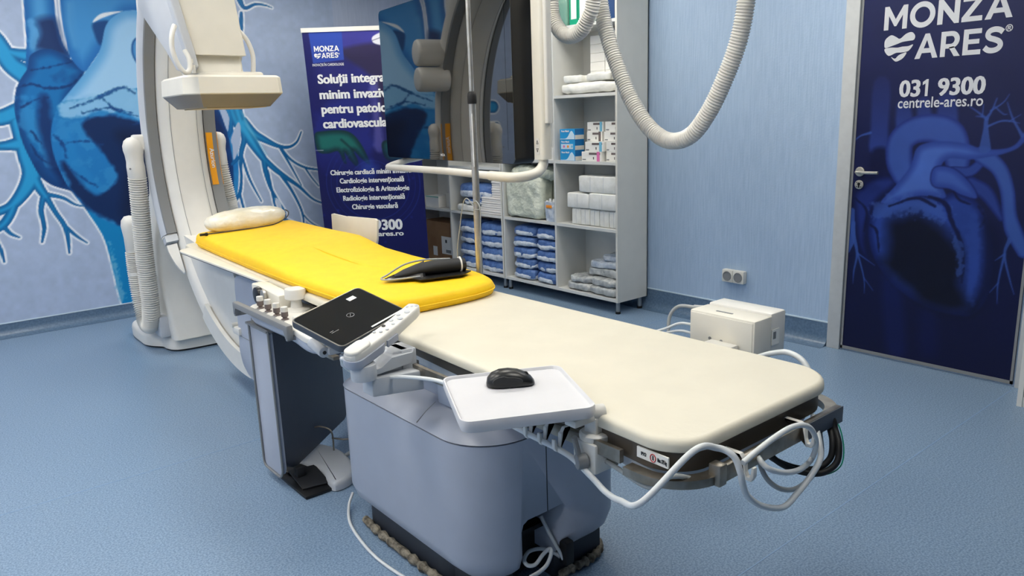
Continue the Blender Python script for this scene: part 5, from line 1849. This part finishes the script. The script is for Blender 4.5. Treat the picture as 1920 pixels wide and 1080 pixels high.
def btext(name, body, x0, y0, x1, y1, cap_px, bold, m=None, shear=0.0):
    a, b = bpx(x0, y0), bpx(x1, y1)
    v = (a[1] + b[1]) / 2
    cp = abs(bpx(x0, y0 - cap_px)[1] - a[1])
    return text(name, body, bpt(a[0], v), bpt(b[0], v), cp, m or M['text'], bt, bn, bold, .003, shear, up=vn)


for wd_, x0_, y0_, x1_, y1_, c_ in (('MONZA', 589.3, 97.5, 636.2, 95.2, 10.5), ('ARES', 603.5, 109.6, 635, 107.6, 10)):
    a_, b_ = bpx(x0_, y0_), bpx(x1_, y1_)
    v_ = (a_[1] + b_[1]) / 2
    wordmark('wordmark', wd_, bpt(a_[0], v_), bpt(b_[0], v_), abs(bpx(x0_, y0_ - c_)[1] - a_[1]), M['text'], bt, bn, .003, up=vn)
btext('registered_mark', '®', 634.6, 102, 637, 102, 2.6, .02)
a_, b_ = bpx(589.5, 110), bpx(602, 99.5)
ribbon_heart(bt, lambda x, y: bpt(a_[0] + (b_[0] - a_[0]) * x, a_[1] + (b_[1] - a_[1]) * y, .0015), bn, M['text'])
btext('tag_line', 'INOVAȚIE ÎN CARDIOLOGIE', 586.5, 124.8, 645, 122, 4.6, .012)
btext('headline', 'Soluții', 597, 157.5, 652, 155.2, 17.5, .024)
btext('headline', 'integrate', 660, 155.2, 740, 151.8, 17.5, .024)
btext('headline', 'minim invaziv', 600.5, 186.5, 726, 181.5, 17.5, .024)
btext('headline', 'pentru patologii', 604, 214, 745, 208, 17.5, .024)
btext('headline', 'cardiovasculare', 607, 241.5, 746, 235.5, 17.5, .024)
btext('service_line', 'Chirurgie cardiacă minim invazivă', 620.5, 330.5, 771, 321.5, 9.5, .018)
btext('service_line', 'Cardiologie intervențională', 638, 345.5, 757.5, 338.5, 9.5, .018)
btext('service_line', 'Electrofiziologie & Aritmologie', 632, 362.5, 767.5, 354.5, 9.5, .018)
btext('service_line', 'Radiologie intervențională', 644.5, 378, 759, 371, 9.5, .018)
btext('service_line', 'Chirurgie vasculară', 661, 393.5, 746, 388.5, 9.5, .018)
btext('phone_number', '031', 650, 435, 690, 433, 19.5, .024)
btext('phone_number', '9300', 703.5, 432, 755, 429.3, 19.5, .024)
btext('web_address', 'centrele-ares.ro', 650, 445.5, 757, 440.5, 9, .02)

# ------------------------------------------------------------------ open shelving
XS = 4.0           # front plane of the shelves
SB = 4.325         # back


def shelving(name, ys, zb, ht, levels, label):
    t = thing(name, label, 'shelving', ((XS + SB) / 2, (ys[0] + ys[-1]) / 2, 0))
    th = .018
    mb = MB()
    for i, y in enumerate(ys):
        w = th / 2
        y0 = y if i == 0 else (y - th if i == len(ys) - 1 else y - w)
        MB().box(XS, SB, y0, y0 + th, zb, ht).build('upright_panel', M['board'] if i else M['boardside'], t)
    MB().box(SB - .006, SB, ys[0], ys[-1], zb, ht).build('back_panel', M['board'], t)
    for i in range(len(ys) - 1):
        for z in levels[i]:
            MB().box(XS + .002, SB - .006, ys[i] + (th if i == 0 else th / 2), ys[i + 1] - (th if i == len(ys) - 2 else th / 2), z - .022, z).build('shelf_board', M['board'], t)
    MB().box(XS, SB, ys[0], ys[-1], ht, ht + .018).build('top_board', M['board'], t)
    for y in (ys[0] + .03, ys[-1] - .03):
        for x in (XS + .035, SB - .05):
            l_ = MB().cyl((x, y, .016), (x, y, zb), .0155, n=20).build('leg', M['alu'], t)
            MB().cyl((x, y, 0), (x, y, .018), .019, n=20).build('foot_pad', M['rubber'], l_)
    return t


shelving('open_shelving', [3.697, 4.352, 5.008], .092, 2.5, [[.114, .632, 1.115, 1.598, 2.085], [.114, .632, 1.115, 1.70, 1.98]], 'tall white open shelving in two columns standing nearer the door')
shelving('open_shelving', [5.018, 5.79, 6.47], .092, 2.3, [[.114, .632, 1.04, 1.6], [.114, .632, 1.15, 1.6]], 'tall white open shelving in the corner behind the drip pole')

# narrow white cupboard edge at the right of the picture
t = thing('white_bookcase', 'white open bookcase cut off by the right edge, beside the door', 'bookcase', (4.15, .95, 0))
MB().box(4.055, XR - .03, 1.118, 1.14, 0, .9).build('side_panel', M['board'], t)
MB().box(4.055, XR - .03, .50, .522, 0, .9).build('side_panel', M['board'], t)
mb = MB()
mb.box(4.06, XR - .03, .522, 1.118, 0, .05)
mb.build('bottom_board', M['board'], t)
MB().box(4.06, XR - .03, .522, 1.118, .42, .44).build('shelf_board', M['board'], t)
MB().box(4.055, XR - .03, .50, 1.14, .9, .92).build('top_board', M['board'], t)
MB().box(XR - .036, XR - .03, .522, 1.118, .05, .9).build('back_panel', M['board'], t)


# goods on the shelves ------------------------------------------------------------------------
def carton(name, x0, x1, y0, y1, z, h, m, label, group=None, cat='box', deco=None):
    mb = MB().box(x0, x1, y0, y1, z, z + h, bev=.0015)
    o = mb.single(name, m, label, cat, group, smooth_angle=0)
    if deco:
        deco(o, x0, x1, y0, y1, z, h)
    return o


def patch(o, name, m, X, y0, y1, z0, z1, lift=.0012):
    MB().box(X - lift, X, y0, y1, z0, z1).build(name, m, o, smooth_angle=0)


def mask_front(pic):
    def f(o, x0, x1, y0, y1, z, h):
        # print on the side that faces the room (high y is left in view)
        if pic:
            patch(o, 'picture_panel', M['pale'], x0, y0 + .02, y1 - .012, z + .008, z + .046)
            for k, mm in enumerate((M['pink'], M['amber'], M['sky'])):
                yy = y1 - .045 - k * .043
                MB().cyl((x0 - .0013, yy, z + .027), (x0 - .0020, yy, z + .027), .010, n=14).build('picture_dot', mm, o)
        else:
            P = [(y1 - .004, z + .002)] + [(y1 - .004 - (y1 - y0 - .008) * t, z + .006 + .058 * math.exp(-((t - .80) / .22) ** 2)) for t in [i / 14 for i in range(15)]] + [(y0 + .004, z + .002)]
            mb = MB()
            mb.prism([(x0 - .0012, a, b) for a, b in P], (.0012, 0, 0))
            mb.build('picture_panel', M['pale'], o, smooth_angle=0)
        patch(o, 'end_panel', M['dcyan'], x0, y0, y0 + .001, z, z + .001)
        text('lettering', 'Face Mask', (x0 - .0004, y1 - .018, z + .056), (x0 - .0004, y1 - .105, z + .056), .013, M['text'], o, (-1, 0, 0), .04, .0018)
    return f


for i in range(3):
    carton('face_mask_box', XS + .012, XS + .11, 4.135, 4.296, 1.1155 + i * .0785, .078, M['cyan'],
           ('blue face mask box at the bottom of the pile of three', 'blue face mask box with three small pictures, middle of the pile', 'blue face mask box on top of the pile of three')[i], 'face mask boxes', deco=mask_front(i == 1))
for i in range(3):
    o = [q for q in bpy.data.objects if q.name.startswith('face_mask_box')][i]
    MB().box(XS + .014, XS + .108, 4.1345, 4.1352, 1.117 + i * .0785, 1.148 + i * .0785).build('side_panel', M['boardside'], o, smooth_angle=0)
    MB().box(XS + .014, XS + .108, 4.1344, 4.1352, 1.150 + i * .0785, 1.192 + i * .0785).build('side_band', M['dcyan'], o, smooth_angle=0)


def glove_front(c, sx=0):
    def f(o, x0, x1, y0, y1, z, h):
        w_ = y1 - y0
        patch(o, 'brand_bar', M['taupe'], x0, y0 + .012, y0 + w_ * .62, z + h - .022, z + h - .007)
        patch(o, 'colour_band', c, x0, y0 + w_ * .08, y0 + w_ * .22, z, z + h, .0016)
        patch(o, 'printed_figure', M['ink'], x0, y0 + w_ * .37, y0 + w_ * .41, z + .014, z + .032)
        patch(o, 'printed_lines', M['mgrey'], x0, y0 + w_ * .78, y0 + w_ * .95, z + .008, z + .016)
    return f


gl = 'printed glove boxes'
gx = XS + .02
for y0, w_, z_, c, xo, l_ in ((3.872, .20, 1.1155, M['pink'], 0, 'white glove box with a pink band, lowest in front of the pile'),
                              (3.856, .185, 1.186, M['sky'], .006, 'white glove box with a pale blue band, second from the bottom in front'),
                              (3.93, .155, 1.257, M['taupe'], .07, 'white glove box with dark print, behind the mask boxes'),
                              (3.725, .165, 1.257, M['pink'], .05, 'white glove box with a pink band under the top right box'),
                              (3.925, .165, 1.327, M['sky'], .08, 'white glove box with a pale blue band on top of the pile'),
                              (3.722, .165, 1.327, M['pink'], .06, 'white glove box with a pink band at the top right of the pile')):
    carton('glove_box', gx + xo, gx + xo + .12, y0, y0 + w_, z_, .0695, M['paper'], l_, gl, deco=glove_front(c))
for z_, l_ in ((1.1155, 'grey-white glove box hard against the shelf side, bottom one'), (1.186, 'grey-white glove box hard against the shelf side, second one up')):
    carton('glove_box', gx + .03, gx + .15, 3.718, 3.852, z_, .0695, M['paper'], l_, gl, deco=glove_front(M['mgrey']))


def towel(x0, x1, y0, y1, z, h, label, n, axis='y'):
    """paper-wrapped pack with n faint folds"""
    mb = MB()
    mb.loft(pillowy(x0, x1, y0, y1, z, z + h, n=9, nz=6, p=13))
    o = mb.single('towel_pack', M['milky'], label, 'paper towel pack', 'wrapped paper towel packs', smooth_angle=60)
    wobble(o, .0022, 18, y0 * 10)
    for i in range(1, n):
        yy = y0 + (y1 - y0) * i / n
        MB().box(x0 - .0012, x0 + .002, yy - .0012, yy + .0012, z + .008, z + h - .008).build('fold_line', M['lgrey'], o, smooth_angle=0)
    return o


for i in range(5):
    y1_ = 4.20 - i * .098
    o = towel(XS + .03, XS + .20, max(3.716, y1_ - .096), y1_, .634, .125, ('white wrapped towel pack at the far left of the bottom row', 'white wrapped towel pack, second from left in the bottom row', 'white wrapped towel pack in the middle of the bottom row', 'white wrapped towel pack with a printed mark, second from right below', 'white wrapped towel pack at the right end of the bottom row')[i], 2)
towel(XS + .02, XS + .21, 4.01, 4.245, .76, .115, 'long white towel pack at the left of the second layer', 2)
o = towel(XS + .012, XS + .20, 3.716, 4.005, .762, .122, 'long white towel pack at the right of the second layer', 2)
towel(XS + .02, XS + .22, 3.722, 4.12, .884, .125, 'white towel pack lying alone on top of the pile', 3)


def film_pack(name, x0, x1, y0, y1, z, h, m, label, group, cat, amp=.010, seed=1, p=5.5, rot=0):
    mb = MB()
    mb.loft(pillowy(x0, x1, y0, y1, z, z + h, n=18, nz=8, p=p))
    o = mb.single(name, m, label, cat, group, smooth_angle=75)
    wobble(o, amp, 18, seed)
    o.rotation_euler.z = rot
    return o


sg = 'grey film packages on the bottom shelf'
film_pack('film_package', XS + .02, XS + .25, 4.02, 4.27, .118, .06, M['silver'], 'crinkled grey film package at the bottom left of the lowest shelf', sg, 'package', seed=1)
film_pack('film_package', XS + .03, XS + .26, 4.03, 4.25, .178, .05, M['silver'], 'crinkled grey film package resting on the bottom left one', sg, 'package', seed=2, rot=.08)
film_pack('film_package', XS + .012, XS + .25, 3.73, 4.02, .118, .065, M['silver'], 'shiny grey film package at the bottom right beside the shelf side', sg, 'package', seed=3)
film_pack('film_package', XS + .02, XS + .26, 3.73, 4.01, .182, .06, M['silver'], 'shiny grey film package stacked over the bottom right one', sg, 'package', seed=4, rot=-.06)
film_pack('film_package', XS + .08, XS + .29, 3.74, 4.10, .243, .06, M['silver'], 'pale crinkled package in the middle of the heap', sg, 'package', seed=5)
film_pack('film_package', XS + .09, XS + .30, 3.73, 4.08, .303, .055, M['plastic'], 'flat pale package tilted on top of the middle one', sg, 'package', seed=6, rot=.1)
film_pack('film_package', XS + .12, XS + .30, 3.73, 3.98, .358, .05, M['plastic'], 'pale package topmost on the lowest shelf', sg, 'package', seed=7)

# shelf above: wrapped rolls, stack of white cartons
film_pack('wrapped_pack', XS + .015, XS + .24, 3.735, 4.33, 1.600, .085, M['milky'], 'long white film-wrapped pack lying across the whole shelf', 'white wrapped packs', 'package', amp=.010, seed=11, p=3.6)
film_pack('wrapped_pack', XS + .03, XS + .14, 4.09, 4.28, 1.684, .052, M['milky'], 'small white wrapped pack at the left on the long one', 'white wrapped packs', 'package', amp=.006, seed=12)
film_pack('wrapped_pack', XS + .03, XS + .14, 3.80, 4.04, 1.684, .058, M['milky'], 'small white wrapped pack at the right on the long one', 'white wrapped packs', 'package', amp=.006, seed=13)
for c_, (y0_, y1_) in enumerate(((3.955, 4.10), (3.79, 3.95))):
    for r_ in range(5 if c_ == 0 else 4):
        z_ = 1.70 + r_ * .062
        carton('white_carton', XS + .15 - .012 * (r_ == 3 and c_ == 1), XS + .30, y0_, y1_, z_, .0605, M['paper'], 'small plain white carton in the two piles behind the wrapped packs', 'plain white cartons')
# green and blue containers on the top shelf
for y0_, w_, mm, l_ in ((4.125, .085, M['green'], 'green container with a white label, leftmost on the top shelf'), (4.025, .095, M['green'], 'green container with white and lime label, beside the leftmost one'), (3.90, .10, M['green'], 'dark green container between the two hoses on the top shelf'), (3.765, .07, M['navy'], 'blue container at the right end of the top shelf')):
    o = carton('container', XS + .05, XS + .20, y0_, y0_ + w_, 2.0865, .26, mm, l_, None, 'container')
    if w_ < .1 and mm is M['green']:
        patch(o, 'white_label', M['paper'], XS + .05, y0_ + .012, y0_ + w_ - .018, 2.13, 2.33)
        if w_ > .09:
            patch(o, 'lime_label', M['lime'], XS + .05, y0_ + .006, y0_ + w_ - .01, 2.115, 2.13)
film_pack('clear_canister', XS + .03, XS + .13, 4.22, 4.32, 2.0865, .20, mat('grey_green_plastic', (108, 150, 136), .3), 'cloudy grey green canister half hidden by the short hose', None, 'canister', amp=.0, p=6)

# second column of the first unit
carton('lime_lid_box', XS + .02, XS + .2, 4.37, 4.50, 1.982, .045, M['paper'], 'white box with a lime strip on the narrow shelf behind the monitor frame', deco=lambda o, x0, x1, y0, y1, z, h: patch(o, 'lime_strip', M['lime'], x0, y0, y1, z + .006, z + .022))
film_pack('film_package', XS + .04, XS + .25, 4.37, 4.62, 1.702, .13, M['blue_pack'], 'dark blue package beside the monitor frame', None, 'package', amp=.006, seed=21)
for k in range(4):
    carton('paper_pack', XS + .02, XS + .26, 4.37, 4.72, 1.1155 + k * .024, .023, M['paper'], 'flat white paper pack in the low pile behind the monitor frame', 'flat paper packs')
# clear bin with film bags
bn_ = thing('film_bag_bin', 'large clear bag full of pale greenish film packages on the middle shelf', 'bag of packages', (XS + .14, 4.75, .634))
mb = MB()
mb.loft(pillowy(XS + .004, XS + .27, 4.525, 4.985, .640, 1.00, n=20, nz=14, p=9))
o = mb.build('outer_bag', M['green_film'], bn_, smooth_angle=75)
wobble(o, .011, 11, 31)
mb = MB()
mb.loft(pillowy(XS + .01, XS + .24, 4.42, 4.97, .95, 1.06, n=20, nz=8, p=3))
o = mb.build('bag_top', M['green_film'], bn_, smooth_angle=75)
wobble(o, .018, 14, 33)
mb = MB()
mb.loft(pillowy(XS + .12, XS + .28, 4.37, 4.56, .634, 1.04, n=10, nz=7, p=3))
o = mb.build('side_bag', mat('olive_film', (150, 152, 132), .25, mix=((104, 108, 92), 12, 6), bump=(18, .018)), bn_, smooth_angle=75)
wobble(o, .012, 10, 35)
tb_ = thing('small_tub', 'small clear tub with an orange label and paper slips', 'tub', (XS + .06, 4.43, .634))
mb = MB()
mb.loft([[(x, y, z) for x, y in rrect(XS + a, XS + .11 - a, 4.37 + a, 4.485 - a, .012, 4)] for z, a in ((.634, .008), (.79, .0))])
mb.build('tub_body', M['plastic'], tb_)
mb = MB()
for k in range(7):
    mb.box(XS + .02 + .01 * (k % 3), XS + .023 + .01 * (k % 3), 4.38 + k * .013, 4.40 + k * .013, .70, .80 + .012 * (k % 2))
mb.build('paper_slips', M['paper'], tb_)
MB().box(XS - .003, XS + .0, 4.392, 4.458, .742, .765, bev=.001).build('label', M['amber'], tb_)


def drape_pack(x0, x1, y0, y1, z, h, label, group, seed, rot=0):
    """folded blue drape in a clear bag whose pale edge shows below"""
    t = thing('drape_package', label, 'drape package', ((x0 + x1) / 2, (y0 + y1) / 2, z), rz=rot, group=group)
    cx, cy = (x0 + x1) / 2, (y0 + y1) / 2
    mb = MB()
    mb.loft(pillowy(x0 - cx, x1 - cx, y0 - cy, y1 - cy, .0, h, n=14, nz=6, p=4.5))
    o = mb.build('folded_drape', M['blue_pack'], t, local=True, smooth_angle=70)
    wobble(o, .008, 13, seed)
    mb = MB()
    mb.loft(pillowy(x0 - cx - .008, x1 - cx, y0 - cy - .004, y1 - cy + .008, .0, h * .60, n=14, nz=6, p=3.6))
    o = mb.build('clear_bag_edge', M['plastic'], t, local=True, smooth_angle=70)
    wobble(o, .011, 15, seed + 2)
    return t


rnd = random.Random(3)
for col, (ya, yb) in enumerate(((4.64, 4.93), (4.365, 4.63))):
    z_ = .1155
    for r_ in range(5):
        hh = (.092, .088, .094, .088, .09)[r_]
        l_ = 'blue drape package, %s of the %s pile under the clear bag' % (('bottom one', 'second from bottom', 'middle one', 'second from top', 'top one')[r_], ('left', 'right')[col])
        drape_pack(XS + .012 + rnd.random() * .015, XS + .26, ya + rnd.random() * .012, yb, z_, hh, l_, 'drape packages under the clear bag', 40 + r_ + col * 7, (rnd.random() - .5) * .12)
        z_ += hh
for col, (ya, yb) in enumerate(((5.42, 5.72), (5.045, 5.40))):
    z_ = .1155
    for r_ in range(4):
        hh = (.105, .115, .105, .11)[r_]
        l_ = 'blue drape package, %s of the %s pile behind the drip pole' % (('bottom one', 'second from bottom', 'second from top', 'top one')[r_], ('left', 'right')[col])
        drape_pack(XS + .012 + rnd.random() * .02, XS + .26, ya + rnd.random() * .015, yb, z_, hh, l_, 'drape packages behind the drip pole', 60 + r_ + col * 7, (rnd.random() - .5) * .2)
        z_ += hh
drape_pack(XS + .02, XS + .24, 5.30, 5.62, .70, .055, 'small blue drape package under the clear wrapped one beside the linen', None, 81)
drape_pack(XS + .012, XS + .26, 5.19, 5.69, .755, .13, 'large blue drape package in shiny clear film beside the folded linen', None, 82)
film_pack('wrapped_pack', XS + .01, XS + .2, 5.36, 5.72, .634, .062, M['milky'], 'white wrapped pack at the left under the blue drape packages', None, 'package', amp=.006, seed=83)
for k in range(8):
    z_ = .634 + k * .0185
    mb = MB()
    mb.box(XS + .006 + .006 * rnd.random(), XS + .26, 5.03, 5.34 - .004 * k, z_, z_ + .0175, bev=.006)
    mb.single('folded_linen', M['linen'], 'folded white linen sheet in the wide lower pile', 'linen', 'folded linen sheets, lower pile')
for k in range(7):
    z_ = .783 + k * .020
    mb = MB()
    mb.box(XS + .012 + .006 * rnd.random(), XS + .24, 5.03, 5.175, z_, z_ + .019, bev=.006)
    mb.single('folded_linen', M['linen'], 'folded white linen sheet in the narrow upper pile', 'linen', 'folded linen sheets, upper pile')
# corner column: two boxes and a brown carton
carton('supply_box', XS + .03, XS + .2, 6.02, 6.24, .634, .105, M['paper'], 'white supply box with a mint green lid edge beside the banner', deco=lambda o, x0, x1, y0, y1, z, h: patch(o, 'lid_strip', M['mint'], x0, y0, y1, z + h - .010, z + h - .002))
carton('supply_box', XS + .10, XS + .28, 5.83, 6.00, .634, .135, M['boardside'], 'grey white supply box behind the mint lidded one')
bc = carton('cardboard_carton', XS + .04, XS + .28, 5.82, 6.33, .115, .38, M['card'], 'brown cardboard carton with two white labels on the bottom shelf', None, 'carton')
patch(bc, 'shipping_label', M['paper'], XS + .04, 5.835, 6.02, .19, .36)
patch(bc, 'small_label', M['paper'], XS + .04, 6.10, 6.17, .16, .25)
patch(bc, 'label_print', M['ink'], XS + .0388, 5.93, 5.955, .30, .33)
patch(bc, 'label_print', M['mgrey'], XS + .0388, 5.87, 5.95, .205, .235)
